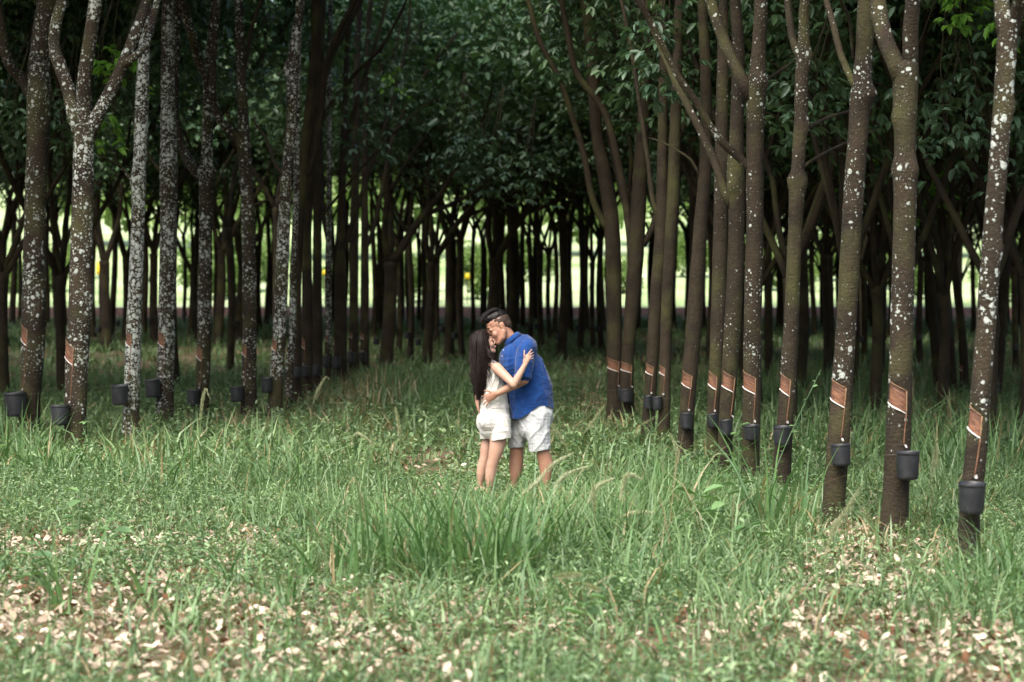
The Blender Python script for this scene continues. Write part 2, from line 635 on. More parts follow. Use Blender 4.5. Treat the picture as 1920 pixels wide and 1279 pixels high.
def trunk_mesh(name, centers, radii, seg, seed, knobs=(), carve=None):
    """horizontal rings; phi = 0 faces the camera (-Y), phi = -90 deg is left"""
    V = []
    for c, r in zip(centers, radii):
        for k in range(seg):
            phi = 2 * math.pi * k / seg
            rr = trunk_radius(r, phi, c.z, seed, knobs)
            if carve:
                rr -= carve(phi, c.z)
            V.append((c.x + rr * math.sin(phi), c.y - rr * math.cos(phi), c.z))
    n = len(centers)
    idx = np.arange(n * seg).reshape(n, seg)
    nx = np.roll(idx, -1, 1)
    F = np.stack([idx[:-1], nx[:-1], nx[1:], idx[1:]], -1).reshape(-1, 4)
    V.append(tuple(centers[-1] + Vector((0, 0, radii[-1] * 0.5))))
    top = np.stack([idx[-1], nx[-1], np.full(seg, n * seg)], -1)
    return np_mesh(name, V, [F, top], M_BARK, True)

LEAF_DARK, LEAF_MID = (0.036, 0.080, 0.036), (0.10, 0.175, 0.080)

def make_crown_mesh(rng, name, anchors, npet, big):
    A = np.array([tuple(p) for p in anchors])
    pos, ax, up, L, W = trifoliate(rng, A, npet, 0.24, 0.155, 0.42)
    V, F = leaf_geometry(pos, ax, up, L, W)
    col = leaf_colors(rng, len(pos), LEAF_DARK, LEAF_MID)
    # the closed roof of the plantation: larger leaf sprays high up
    n = big
    c = A[:, :2].mean(0)
    ang = rng.random(n) * 2 * np.pi
    rad = 3.4 * np.sqrt(rng.random(n))
    zz = 7.6 + 3.6 * rng.random(n) - 0.10 * rad ** 2
    p2 = np.stack([c[0] * 0.6 + rad * np.cos(ang), c[1] * 0.6 + rad * np.sin(ang), zz], 1)
    az = rng.random(n) * 2 * np.pi
    el = rng.normal(-0.25, 0.3, n)
    ax2 = np.stack([np.cos(az) * np.cos(el), np.sin(az) * np.cos(el), np.sin(el)], 1)
    up2 = np.zeros((n, 3)); up2[:, 2] = 1; up2 += rng.normal(0, 0.3, (n, 3))
    L2 = 0.2 + 0.16 * rng.random(n)
    V2, F2 = leaf_geometry(p2, ax2, up2, L2, L2 * 0.5)
    col2 = leaf_colors(rng, n, LEAF_DARK, LEAF_MID)
    return np_mesh(name, np.concatenate([V, V2]), np.concatenate([F, F2 + len(V)]), M_LEAF, False, np.concatenate([col, col2]))

class Variant:
    pass

def make_variants(*a, **k):
    v = make_variant(*a, **k)
    v.slim = make_variant(*a, rad=0.095, share=v.crown, **k)
    v.stout = make_variant(*a, rad=0.195, share=v.crown, **k)
    return v

def make_variant(seed, fork=3.2, nlimb=3, spread=0.45, zmin=4.6, npet=9, big=2000, rad=0.15, lean=0.02, share=None):
    rng = np.random.default_rng(seed)
    v = Variant()
    z = np.arange(-0.12, fork + 0.01, 0.12)
    la = rng.random() * 2 * math.pi
    cs = [Vector((lean * math.cos(la) * zz + 0.04 * math.sin(zz * 1.3 + seed), lean * math.sin(la) * zz + 0.04 * math.cos(zz * 1.1 + seed), zz)) for zz in z]
    c0 = cs[1].copy(); c0.z = 0
    cs = [c - c0 for c in cs]
    rs = [rad * (1 - 0.16 * zz / fork) for zz in z]
    knobs = [(fork - 0.1, rng.random() * 6, 0.05, 0.15, 1.5), (fork * 0.7, rng.random() * 6, 0.03, 0.1, 0.7)]
    v.trunk = trunk_mesh('trunk', cs, rs, 14, seed, knobs)
    v.limbs = []
    anchors = []
    a0 = rng.random() * 6.28
    top = cs[-1] - Vector((0, 0, 0.08))
    for k in range(nlimb):
        az = a0 + k * 2 * math.pi / nlimb + rng.normal(0, 0.3)
        sp = spread * (0.6 + 0.7 * rng.random())
        d = Vector((math.cos(az) * sp, math.sin(az) * sp, 1)).normalized()
        mb = MB()
        r0 = rad * (0.72 if k == 0 else 0.5 + 0.15 * rng.random())
        L = 6.2 + 1.8 * rng.random()
        pts = grow_limb(rng, mb, top - d * 0.08, d, L, r0, 0.02, 0.03, 0.07, anchors, zmin, 7)
        # a second order fork
        i = int(len(pts) * 0.3)
        d2 = (pts[i + 1] - pts[i]).normalized() + Vector(rng.normal(0, 0.35, 3))
        grow_limb(rng, mb, pts[i], d2.normalized(), L * 0.6, r0 * 0.6, 0.015, 0.05, 0.08, anchors, zmin, 6)
        v.limbs.append(mb.mesh('limb', M_BARK))
    v.crown = make_crown_mesh(rng, 'crown', anchors, npet, big) if share is None else share
    v.rad = rad
    return v

VARS = [
    make_variants(11, 3.1, 3, 0.42),
    make_variants(12, 3.6, 2, 0.38),
    make_variants(13, 2.6, 3, 0.5),
    make_variants(14, 4.2, 3, 0.45),
    make_variants(15, 3.3, 4, 0.5, zmin=3.8),
    make_variants(16, 2.9, 3, 0.55, zmin=3.2, npet=11),
    make_variants(17, 5.0, 3, 0.5, zmin=5.0),
    make_variants(18, 2.1, 4, 0.62, zmin=2.7, npet=11),
]

def place_tree(v, x, y, rz, s, label, group, lichen=0.55, k=1.0):
    v = v.slim if k < 0.8 else (v.stout if k > 1.15 else v)
    root = link('rubber_tree', None, None, (x, y, gz(x, y)))
    root.rotation_euler = (0, 0, rz)
    root.scale = (s, s, s)
    tag(root, label, 'tree', group)
    t = link('trunk', v.trunk, root); t['lichen'] = lichen
    for lm in v.limbs:
        o = link('limb', lm, root); o['lichen'] = lichen * 0.9
    link('crown', v.crown, root)
    return root

# ------------------------------------------------------------------ the near rows, measured tree by tree
# rows: (y, x left edge, x right edge) in the photograph; limbs: pixel polylines, start and end width, drift in depth
NEAR = [
 dict(k='L1', d=32.1, rows=[(822,34,74),(740,37,76),(598,40,87),(430,45,86),(269,49,92),(181,50,95),(100,57,94),(34,64,106),(0,68,110)],
      limbs=[dict(p=[(62,185),(42,150),(15,115),(0,40),(-10,-40)], w=(22,17), dd=-0.6)],
      panel=(38,604,55,648), bucket=(17,734,60,779), lichen=0.66, knobs=[(185,0.3,0.05),(590,0.5,0.05)],
      label='thick rubber tree at the left edge of the photo, knobbly under its first fork'),
 dict(k='L2', d=28.9, rows=[(850,118,161),(833,119,161),(666,123,166),(565,128,174),(430,132,174),(269,138,176),(236,137,180)],
      limbs=[dict(p=[(150,250),(141,225),(128,168),(108,111),(101,84),(107,34),(118,0)], w=(28,21), dd=0.5),
             dict(p=[(158,250),(158,200),(158,151),(170,67),(180,0)], w=(29,25), dd=-0.3),
             dict(p=[(166,255),(182,218),(205,175),(235,110),(262,40),(275,0)], w=(28,19), dd=0.3),
             dict(p=[(229,122),(250,108),(276,77),(295,0)], w=(16,13), dd=1.0)],
      panel=(124,636,141,684), bucket=(101,758,136,796), lichen=0.84, knobs=[(245,0.9,0.03)],
      label='tall rubber tree forking into three lichen-spotted limbs, second from the left edge'),
 dict(k='L3', d=30.9, rows=[(832,227,261),(800,228,261),(665,235,264),(430,245,271),(268,251,276),(168,254,279),(100,259,281),(0,266,286)],
      limbs=[dict(p=[(250,346),(232,318),(200,298),(178,288)], w=(7,4), dd=-1.0, end=True)],
      panel=(237,618,248,652), bucket=(213,721,245,758), lichen=1.25, knobs=[(340,-1.2,0.03)],
      label='straight slim rubber tree almost white with lichen, third from the left'),
 dict(k='L4', d=35.2, rows=[(803,291,325),(632,296,328),(430,301,331),(320,299,333),(168,302,328),(0,304,326)],
      limbs=[dict(p=[(308,330),(298,316),(285,300),(272,278)], w=(9,5), dd=0.8, end=True)],
      panel=(298,617,310,652), bucket=(276,710,306,744), lichen=0.98, knobs=[(318,0.4,0.05)],
      label='straight rubber tree thickly spotted with pale lichen, fourth from the left'),
 dict(k='L5', d=37.6, rows=[(790,365,391),(600,370,397),(430,374,398),(340,373,402),(320,372,404),(300,377,399),(202,380,400),(134,382,402),(50,391,409),(0,394,412)],
      limbs=[dict(p=[(380,335),(364,318),(343,280),(331,235),(328,190),(330,110),(333,0)], w=(20,13), dd=0.9),
             dict(p=[(391,160),(386,138),(373,114),(360,67),(340,0)], w=(19,16), dd=-0.4)],
      panel=(368,645,380,677), bucket=(353,730,376,761), lichen=0.78, knobs=[(322,0.8,0.06),(322,-0.8,0.04)],
      label='forked rubber tree with a swollen joint, fifth from the left'),
 dict(k='L6', d=36.8, rows=[(796,451,482),(600,455,481),(430,454,479),(340,450,474),(268,444,470),(240,446,468),(134,443,461),(50,441,457),(0,439,455)],
      limbs=[dict(p=[(455,275),(440,254),(413,225),(402,195),(398,170),(400,110),(408,0)], w=(17,12), dd=-0.5),
             dict(p=[(456,135),(463,110),(470,60),(490,0)], w=(8,7), dd=-0.2)],
      panel=(454,640,463,670), bucket=(434,724,460,753), lichen=0.74, knobs=[(262,0.6,0.05)],
      label='slim rubber tree with a curved mossy side limb, sixth from the left'),
 dict(k='L7', d=36.0, rows=[(800,500,529),(700,506,532),(598,513,538),(430,520,544),(320,528,548),(235,537,555),(128,537,561),(60,548,565),(0,555,571)],
      limbs=[dict(p=[(530,330),(512,300),(500,262),(482,236),(470,222)], w=(7,4), dd=0.6, end=True)],
      panel=(509,632,519,659), bucket=(491,707,513,735), lichen=0.9, knobs=[(130,-1.4,0.05)],
      label='lichen-spotted rubber tree at the front of the dark left row, pale patch high up'),
 dict(k='L8', d=38.9, rows=[(781,531,548),(700,534,550),(620,541,555),(500,545,557),(380,549,560),(200,553,563),(0,556,566)],
      limbs=[], lichen=0.95, knobs=[],
      label='thin pale pole-like trunk without a cup, beside the front of the left row'),
 # left row receding
 dict(k='C1', d=41.5, rows=[(768,543,566),(560,543,565),(430,548,570),(300,560,580),(200,572,590),(100,582,600),(0,585,606)],
      limbs=[dict(p=[(575,330),(590,285),(603,200),(612,120),(640,50),(665,0)], w=(15,10), dd=-0.5)], bucket=(549,688,566,708), panel=(545,620,553,650), lichen=0.3, knobs=[],
      label='dark leaning trunk right behind the thin pale pole of the left row'),
 dict(k='C2', d=44.0, rows=[(758,564,587),(560,566,586),(430,566,584),(300,576,594),(200,584,602),(100,594,608),(0,596,610)],
      limbs=[dict(p=[(585,250),(606,150),(625,95),(650,50),(676,0)], w=(16,12), dd=0.3)], bucket=(566,686,584,706), panel=(565,630,572,655), lichen=0.35, knobs=[],
      label='dark trunk of the left row whose upper limb sweeps out to the right'),
 dict(k='C3', d=46.5, rows=[(748,585,606),(560,586,604),(430,587,603),(300,588,604),(150,592,606),(0,600,612)], limbs=[dict(p=[(596,415),(620,385),(680,312),(760,228),(828,178)], w=(6,3), dd=-1.0, end=True), dict(p=[(597,235),(626,187),(670,134),(714,90),(751,25),(765,-10)], w=(8,5), dd=-0.8, end=True)], bucket=(586,684,603,704), lichen=0.3, knobs=[],
      label='dark straight trunk third along the receding left row'),
 dict(k='C4', d=50.0, rows=[(735,609,623),(560,609,622),(430,611,622),(330,612,623),(200,612,622),(0,616,624)], limbs=[], bucket=(603,668,618,688), panel=(607,625,614,641), lichen=0.95, knobs=[],
      label='narrow paler trunk standing in the receding left row'),
 dict(k='C5', d=52.5, rows=[(728,624,652),(560,626,650),(480,628,648),(400,632,648),(300,636,650),(100,646,656),(0,655,665)],
      limbs=[dict(p=[(632,490),(618,460),(606,400),(604,330)], w=(11,8), dd=0.3), dict(p=[(645,470),(660,420),(690,330),(720,240),(745,160)], w=(11,6), dd=0.5), dict(p=[(641,300),(654,247),(682,150),(701,94),(723,12),(730,-20)], w=(9,6), dd=0.3, end=True)], bucket=(624,668,642,690), panel=(621,632,628,648), lichen=0.4, knobs=[(485,0,0.05)],
      label='broad dark trunk halfway along the left row, forked at mid height'),
 dict(k='C6', d=57.0, rows=[(716,653,674),(560,655,672),(430,656,673),(300,660,674),(100,664,676),(0,670,680)], limbs=[], bucket=(651,660,667,681), panel=(654,620,661,634), lichen=0.35, knobs=[],
      label='dark trunk with a small orange cut, second last of the left row'),
 dict(k='C7', d=59.5, rows=[(711,675,692),(560,676,692),(430,677,691),(300,678,690),(100,684,694),(0,690,700)],
      limbs=[dict(p=[(684,470),(700,430),(715,360),(740,250),(790,150),(860,60)], w=(9,5), dd=0.6)], bucket=(673,660,689,680), panel=(675,622,682,637), lichen=0.35, knobs=[],
      label='last dark trunk of the left row before the open lane'),
 # right row
 dict(k='R1', d=16.2, rows=[(1072,1793,1838),(959,1799,1838),(838,1811,1851),(766,1818,1856),(598,1831,1868),(430,1844,1880),(235,1860,1896),(100,1868,1906),(40,1871,1912)],
      limbs=[dict(p=[(1886,75),(1880,30),(1878,0),(1876,-60)], w=(32,28), dd=0.3), dict(p=[(1893,75),(1905,30),(1912,0),(1925,-60)], w=(28,24), dd=-0.3)],
      panel=(1815,759,1837,821), bucket=(1787,901,1838,959), lichen=0.7, knobs=[(470,0.9,0.02),(200,1.3,0.02)],
      label='nearest leaning rubber tree at the right edge of the photo'),
 dict(k='R2', d=18.5, rows=[(1008,1651,1699),(930,1655,1703),(838,1660,1707),(632,1668,1712),(430,1675,1717),(340,1675,1719),(318,1673,1721),(290,1677,1717),(235,1677,1718),(150,1674,1722),(120,1675,1722)],
      limbs=[dict(p=[(1690,150),(1679,118),(1663,84),(1650,34),(1646,0),(1640,-60)], w=(34,30), dd=0.4), dict(p=[(1706,140),(1707,100),(1707,60),(1712,0),(1718,-60)], w=(31,28), dd=-0.2)],
      panel=(1665,712,1697,775), bucket=(1671,843,1716,896), lichen=0.6, knobs=[(318,0.7,0.025),(318,-1.2,0.02),(235,-0.3,0.02),(222,-1.3,0.03)],
      label='upright rubber tree forking near the top, second from the right edge'),
 dict(k='R3', d=19.5, rows=[(985,1539,1581),(940,1544,1583),(838,1550,1592),(632,1566,1604),(430,1577,1616),(235,1591,1628),(180,1593,1636),(160,1597,1634),(100,1603,1637),(0,1609,1643)],
      limbs=[dict(p=[(1612,175),(1600,155),(1576,101),(1562,44),(1549,0),(1540,-50)], w=(14,11), dd=0.4),
             dict(p=[(1600,112),(1597,80),(1592,34),(1576,0),(1570,-30)], w=(6,5), dd=-0.6)],
      panel=(1556,709,1583,764), bucket=(1553,830,1591,871), lichen=0.62, knobs=[(180,1.0,0.04),(172,0.6,0.03),(160,0.2,0.02)],
      label='leaning rubber tree with a knobbly joint high up, third from the right edge'),
 dict(k='R4', d=22.4, rows=[(927,1449,1483),(860,1451,1485),(632,1468,1497),(430,1478,1504),(350,1479,1511),(335,1478,1512),(320,1483,1508),(230,1488,1514),(160,1490,1516),(100,1494,1519),(60,1497,1518),(0,1500,1520)],
      limbs=[dict(p=[(1504,120),(1494,95),(1485,67),(1478,17),(1474,-40)], w=(16,13), dd=0.4),
             dict(p=[(1506,245),(1518,238),(1559,218),(1593,208),(1640,185)], w=(9,4), dd=2.2, end=True),
             dict(p=[(1500,320),(1514,306),(1560,280),(1600,262),(1650,240)], w=(7,4), dd=3.0, end=True)],
      panel=(1463,699,1480,743), bucket=(1445,797,1478,832), lichen=0.6, knobs=[(340,-1.1,0.03),(340,0.8,0.03),(237,1.2,0.03),(105,1.2,0.03)],
      label='slender rubber tree with small side branches, fourth from the right edge'),
 dict(k='R5', d=23.5, rows=[(916,1390,1424),(860,1391,1424),(632,1394,1428),(430,1399,1431),(250,1399,1433),(168,1398,1437),(150,1400,1437),(100,1408,1436),(0,1414,1439)],
      limbs=[dict(p=[(1408,185),(1394,155),(1361,84),(1337,17),(1325,-30)], w=(26,20), dd=0.5),
             dict(p=[(1412,325),(1398,306),(1347,259),(1303,188),(1270,140),(1225,50),(1195,0)], w=(17,11), dd=-0.6),
             dict(p=[(1424,160),(1437,150),(1470,128),(1492,112)], w=(7,4), dd=1.5, end=True)],
      panel=(1392,694,1415,739), bucket=(1391,795,1421,823), lichen=0.6, knobs=[(155,0.2,0.04),(158,1.1,0.03)],
      label='sturdy rubber tree with a big upward left limb, fifth from the right edge'),
 dict(k='R6', d=24.6, rows=[(902,1345,1373),(800,1347,1374),(632,1357,1388),(430,1366,1396),(330,1362,1396),(250,1368,1394),(100,1372,1396),(0,1368,1388)],
      limbs=[dict(p=[(1374,390),(1360,363),(1337,296),(1300,218),(1265,150),(1228,60),(1200,0)], w=(18,12), dd=0.6)],
      panel=(1354,695,1376,736), bucket=(1347,786,1372,815), lichen=0.5, knobs=[(350,-0.5,0.04)],
      label='mossy rubber tree with a long diagonal limb reaching up left over the lane'),
 dict(k='R7', d=25.8, rows=[(888,1322,1347),(800,1325,1348),(600,1332,1361),(430,1337,1364),(300,1340,1364),(100,1345,1366),(0,1348,1366)],
      limbs=[], panel=(1325,695,1343,731), bucket=(1324,775,1346,801), lichen=0.48, knobs=[(300,1,0.03)],
      label='dark rubber tree close beside the mossy one in the right row'),
 dict(k='R8', d=27.6, rows=[(866,1268,1297),(760,1275,1303),(600,1287,1317),(430,1300,1326),(300,1311,1335),(134,1313,1333),(0,1308,1326)],
      limbs=[dict(p=[(1312,330),(1296,300),(1270,282),(1240,266),(1215,258)], w=(6,3), dd=0.4, end=True)],
      panel=(1274,694,1296,729), bucket=(1273,773,1297,803), lichen=0.4, knobs=[],
      label='rubber tree leaning right, midway along the right row'),
 dict(k='R9', d=29.6, rows=[(845,1232,1256),(700,1236,1258),(560,1240,1262),(380,1250,1274),(240,1255,1277),(100,1262,1280),(0,1266,1284)],
      limbs=[], panel=(1235,684,1246,704), bucket=(1222,743,1241,768), lichen=0.36, knobs=[],
      label='narrow dark rubber tree whose cup almost touches its neighbour to the left'),
 dict(k='R10', d=30.8, rows=[(833,1200,1228),(700,1210,1233),(560,1218,1242),(430,1228,1254),(300,1232,1252),(100,1236,1252),(0,1236,1250)],
      limbs=[dict(p=[(1243,420),(1225,380),(1215,300),(1200,200),(1185,100),(1165,0)], w=(10,7), dd=0.4)], panel=(1210,680,1224,704), bucket=(1205,741,1222,766), lichen=0.25, knobs=[],
      label='dark leaning rubber tree, third from the lane end of the right row'),
 dict(k='R11', d=34.4, rows=[(805,1164,1192),(690,1164,1188),(560,1172,1200),(470,1178,1208),(380,1182,1212),(200,1196,1220),(0,1206,1226)],
      limbs=[dict(p=[(1185,480),(1176,400),(1160,310),(1137,218),(1110,175),(1080,134),(1062,50),(1052,0)], w=(15,11), dd=-0.3),
             dict(p=[(1205,460),(1222,430),(1240,370),(1262,300)], w=(14,9), dd=0.3)],
      panel=(1164,677,1184,699), bucket=(1160,729,1186,754), lichen=0.22, knobs=[(490,0.2,0.05)],
      label='dark forked rubber tree, wide orange cut, next to the lane-end tree of the right row'),
 dict(k='R12', d=35.6, rows=[(798,1137,1166),(690,1138,1166),(560,1137,1166),(430,1133,1162),(330,1120,1148),(250,1108,1130),(100,1098,1122),(0,1088,1112)],
      limbs=[dict(p=[(1140,430),(1122,400),(1108,360),(1094,286),(1073,218),(1050,151),(1012,77),(990,0)], w=(14,9), dd=-0.5)],
      panel=(1137,669,1160,697), bucket=(1157,727,1172,748), lichen=0.2, knobs=[(480,-0.6,0.03)],
      label='dark rubber tree at the lane end of the right row, leaning over the lane'),
 # stragglers behind the right row
 dict(k='S1', d=43.0, rows=[(756,1857,1876),(640,1864,1886),(430,1876,1899),(300,1885,1905),(150,1893,1911),(0,1900,1916)], limbs=[], panel=(1857,690,1866,703), bucket=(1852,716,1870,738), lichen=0.3, knobs=[],
      label='brown slanting trunk showing just behind the nearest right-hand tree'),
 dict(k='S2', d=43.5, rows=[(752,1800,1818),(640,1797,1813),(520,1784,1800),(430,1770,1786),(330,1757,1773),(200,1737,1749)], limbs=[dict(p=[(1778,480),(1800,440),(1815,400),(1830,340)], w=(8,5), dd=0.4)], panel=(1795,682,1803,696), lichen=0.2, knobs=[],
      label='brown trunk slanting up left, front of the clustered stems at the right'),
 dict(k='S3', d=44.5, rows=[(748,1778,1797),(640,1772,1790),(520,1765,1780),(430,1758,1772),(300,1757,1769),(100,1757,1767)], limbs=[], lichen=0.2, knobs=[],
      label='dark middle stem of the cluster left of the nearest right-hand tree'),
 dict(k='S4', d=45.0, rows=[(746,1752,1772),(640,1744,1762),(520,1737,1752),(400,1722,1736),(250,1706,1718)], limbs=[], lichen=0.2, knobs=[],
      label='left stem of the dark cluster between the two nearest right-hand trees'),
]

def build_panel(root, tr, td, cz, knobs, seed):
    """tapping cut, latex line, channel and spout on a trunk; cz(z) -> (center, r)"""
    xl, y0, xr, y1 = td['panel']
    d = td['d']
    zt, zb = P(0, y0, d).z, P(0, y1, d).z
    c, r = cz((zt + zb) / 2)
    xc = (P(xl, y0, d).x, P(xr, y0, d).x)
    s0 = max(-0.985, min(0.9, (xc[0] - c.x) / r)); s1 = max(-0.8, min(0.97, (xc[1] - c.x) / r))
    p0, p1 = math.asin(s0) - 0.12, math.asin(s1)
    H = zt - zb
    def zrange(u):
        return zt - 0.33 * H * u, zb + 0.33 * H * (1 - u)
    nu, nv = 12, 9
    V, C = [], []
    for i in range(nu + 1):
        u = i / nu
        phi = p0 + (p1 - p0) * u
        a, b2 = zrange(u)
        for j in range(nv + 1):
            w = j / nv
            z = a + (b2 - a) * w
            cc, rr0 = cz(z)
            rr = trunk_radius(rr0, phi, z, seed, knobs) - 0.006
            V.append((cc.x + rr * math.sin(phi), cc.y - rr * math.cos(phi), z))
            C.append((w, u, 0))
    idx = np.arange((nu + 1) * (nv + 1)).reshape(nu + 1, nv + 1)
    F = np.stack([idx[:-1, :-1], idx[:-1, 1:], idx[1:, 1:], idx[1:, :-1]], -1).reshape(-1, 4)
    pn = link('tapping_cut', np_mesh('tapping_cut', V, F, M_PANEL, True, np.array(C)), root)
    k = 1.0 if d < 26 else 0.85
    def surf(u, w, off):
        phi = p0 + (p1 - p0) * u
        a, b2 = zrange(u)
        z = a + (b2 - a) * w
        cc, rr0 = cz(z)
        rr = trunk_radius(rr0, phi, z, seed, knobs) + off
        return Vector((cc.x + rr * math.sin(phi), cc.y - rr * math.cos(phi), z))
    mb = MB()
    mb.tube([surf(i / 10, 1.0, 0.001) for i in range(11)], [0.0065 * k * (0.7 + 0.5 * mnoise.noise(Vector((i * 0.7, seed, 0)))) for i in range(11)], 6)
    mb.build('latex_line', M_LATEX, pn)
    mb = MB()
    mb.tube([surf(1.0, i / 6, 0.0) for i in range(7)], [0.006 + 0.002 * mnoise.noise(Vector((i * 0.9, seed, 3))) for i in range(7)], 6)
    mb.tube([surf(i / 8, 0.0, 0.0) for i in range(9)], [0.004 + 0.001 * mnoise.noise(Vector((i * 0.9, seed, 5))) for i in range(9)], 6)
    mb.build('bark_lip', M_LIP, pn)
    # channel down to the spout
    if 'bucket' in td:
        zs = P(0, td['bucket'][1], d).z + 0.035
    else:
        zs = zb - 0.2
    pts = []
    n = 8
    for i in range(n + 1):
        z = zb + (zs - zb) * i / n
        cc, rr0 = cz(z)
        phi = p1 - 0.02 * i
        rr = trunk_radius(rr0, phi, z, seed, knobs) + 0.001
        pts.append(Vector((cc.x + rr * math.sin(phi), cc.y - rr * math.cos(phi), z)))
    mb = MB()
    mb.tube(pts, [0.0058 * k] * len(pts), 6)
    mb.build('latex_channel', M_CHANNEL, root)
    # spout: small bent metal gutter
    e = pts[-1]
    out = Vector((math.sin(p1), -math.cos(p1), 0))
    sd = Vector((out.y, -out.x, 0)) * -1
    V = []
    for t, dz in ((-0.01, 0.008), (0.018, 0.0), (0.034, -0.016)):
        for w, h in ((-0.011, 0.006), (-0.006, 0.0), (0.006, 0.0), (0.011, 0.006)):
            V.append(e + out * t + sd * w + Vector((0, 0, dz + h)))
    F = [(r_ * 4 + c_, r_ * 4 + c_ + 1, r_ * 4 + c_ + 5, r_ * 4 + c_ + 4) for r_ in range(2) for c_ in range(3)]
    mb = MB(); mb.add(V, F)
    mb.build('spout', M_SPOUT, root)
    return p0, p1, zrange

def bucket_parts(w, h):
    """cup: tapered wall with a lip and a rounded bottom (origin at the base centre)"""
    seg = 26
    prof = [(0.0, 0.004), (0.30, 0.0), (0.385, 0.01), (0.43, 0.05), (0.452, 0.14), (0.484, 0.84), (0.486, 0.885), (0.496, 0.89), (0.5, 0.91), (0.5, 0.985), (0.492, 1.0), (0.478, 0.99), (0.468, 0.84), (0.425, 0.10), (0.0, 0.07)]
    V, F = [], []
    for r, z in prof:
        for k in range(seg):
            a = 2 * math.pi * k / seg
            V.append((r * w * math.cos(a), r * w * math.sin(a), z * h))
    for i in range(len(prof) - 1):
        for k in range(seg):
            k2 = (k + 1) % seg
            F.append((i * seg + k, i * seg + k2, (i + 1) * seg + k2, (i + 1) * seg + k))
    mb = MB(); mb.add(V, F)
    return mb

BUCKET_LABELS = {
 'L1': 'grey-black plastic cup hung on the leftmost thick tree', 'L2': 'dark plastic cup hung on the tree with three limbs',
 'L3': 'black plastic cup hung on the lichen-whitened slim tree', 'L4': 'greyish plastic cup on the fourth tree from the left, set higher than its neighbours',
 'L5': 'black plastic cup behind a bent grass stem on the fifth tree from the left', 'L6': 'black plastic cup hung on the sixth tree from the left',
 'L7': 'black plastic cup on the tree at the front of the dark left row',
 'C1': 'dark cup on the leaning trunk behind the pale pole', 'C2': 'dark cup on the second trunk of the receding left row', 'C3': 'dark cup on the third trunk of the receding left row',
 'C4': 'dark cup on the narrow paler trunk of the left row', 'C5': 'dark cup on the broad trunk halfway along the left row', 'C6': 'dark cup on the second last trunk of the left row', 'C7': 'dark cup on the last trunk of the left row',
 'R1': 'largest grey-black plastic cup, on the nearest tree at the right edge', 'R2': 'dark grey plastic cup on the second tree from the right edge', 'R3': 'dark plastic cup crossed by a grass blade on the third tree from the right edge',
 'R4': 'black plastic cup left of the slender fourth tree from the right edge', 'R5': 'dull black cup on the sturdy fifth tree from the right edge', 'R6': 'dull black cup on the mossy tree with the diagonal limb',
 'R7': 'dark cup on the tree just left of the mossy one', 'R8': 'dull dark cup on the leaning tree midway along the right row', 'R9': 'black cup on the narrow trunk, right one of the touching pair', 'R10': 'black cup on the leaning trunk, left one of the touching pair',
 'R11': 'black cup on the forked tree second from the lane end', 'R12': 'small black cup on the tree at the lane end of the right row', 'S1': 'small dark cup on the slanting trunk behind the nearest right tree',
}

def build_near(td, i):
    d = td['d']
    seed = i * 1.37 + 0.5
    rows = td['rows']
    base_c = P((rows[0][1] + rows[0][2]) / 2, rows[0][0], d)
    origin = Vector((base_c.x, d, gz(base_c.x, d)))
    pts, rad = [], []
    for (y, a, b) in rows:
        p = P((a + b) / 2, y, d)
        pts.append(p - origin)
        rad.append((b - a) * 0.5 * d / FPX)
    pts[0].z = 0.0
    lo = pts[0] + (pts[0] - pts[1]).normalized() * 0.12
    lo.z = -0.12
    pts = [lo] + pts; rad = [rad[0] * 1.03] + rad
    goes_on = rows[-1][0] <= 5
    if goes_on:
        dr = (pts[-1] - pts[-2]).normalized()
        q = pts[-1].copy(); r = rad[-1]
        while q.z < 8.2:
            dr = (dr + Vector((random.uniform(-0.12, 0.12), random.uniform(-0.12, 0.12), 0.1))).normalized()
            q = q + dr * 0.8
            r *= 0.86
            pts.append(q.copy()); rad.append(r)
    root = link('rubber_tree', None, None, origin)
    tag(root, td['label'], 'tree', 'tapped rubber trees of the front rows')
    knobs = []
    for (ky, kphi, amp) in td['knobs']:
        knobs.append((P(0, ky, d).z - origin.z, kphi, amp, 0.07 if d < 26 else 0.13, 0.55))
    cpts, crad = smooth_path(pts, rad, 0.04 if d < 40 else 0.1)
    # rings must rise
    zs = np.array([c.z for c in cpts])
    def cz(z):
        j = int(np.clip(np.searchsorted(zs, z), 1, len(zs) - 1))
        t = (z - zs[j - 1]) / max(1e-6, zs[j] - zs[j - 1])
        return cpts[j - 1].lerp(cpts[j], t), crad[j - 1] + (crad[j] - crad[j - 1]) * t
    carve = None
    td2 = dict(td)
    if 'panel' in td:
        # shift to tree-local coordinates inside build_panel by a local P
        pass
    return root, origin, cpts, crad, knobs, cz, seed

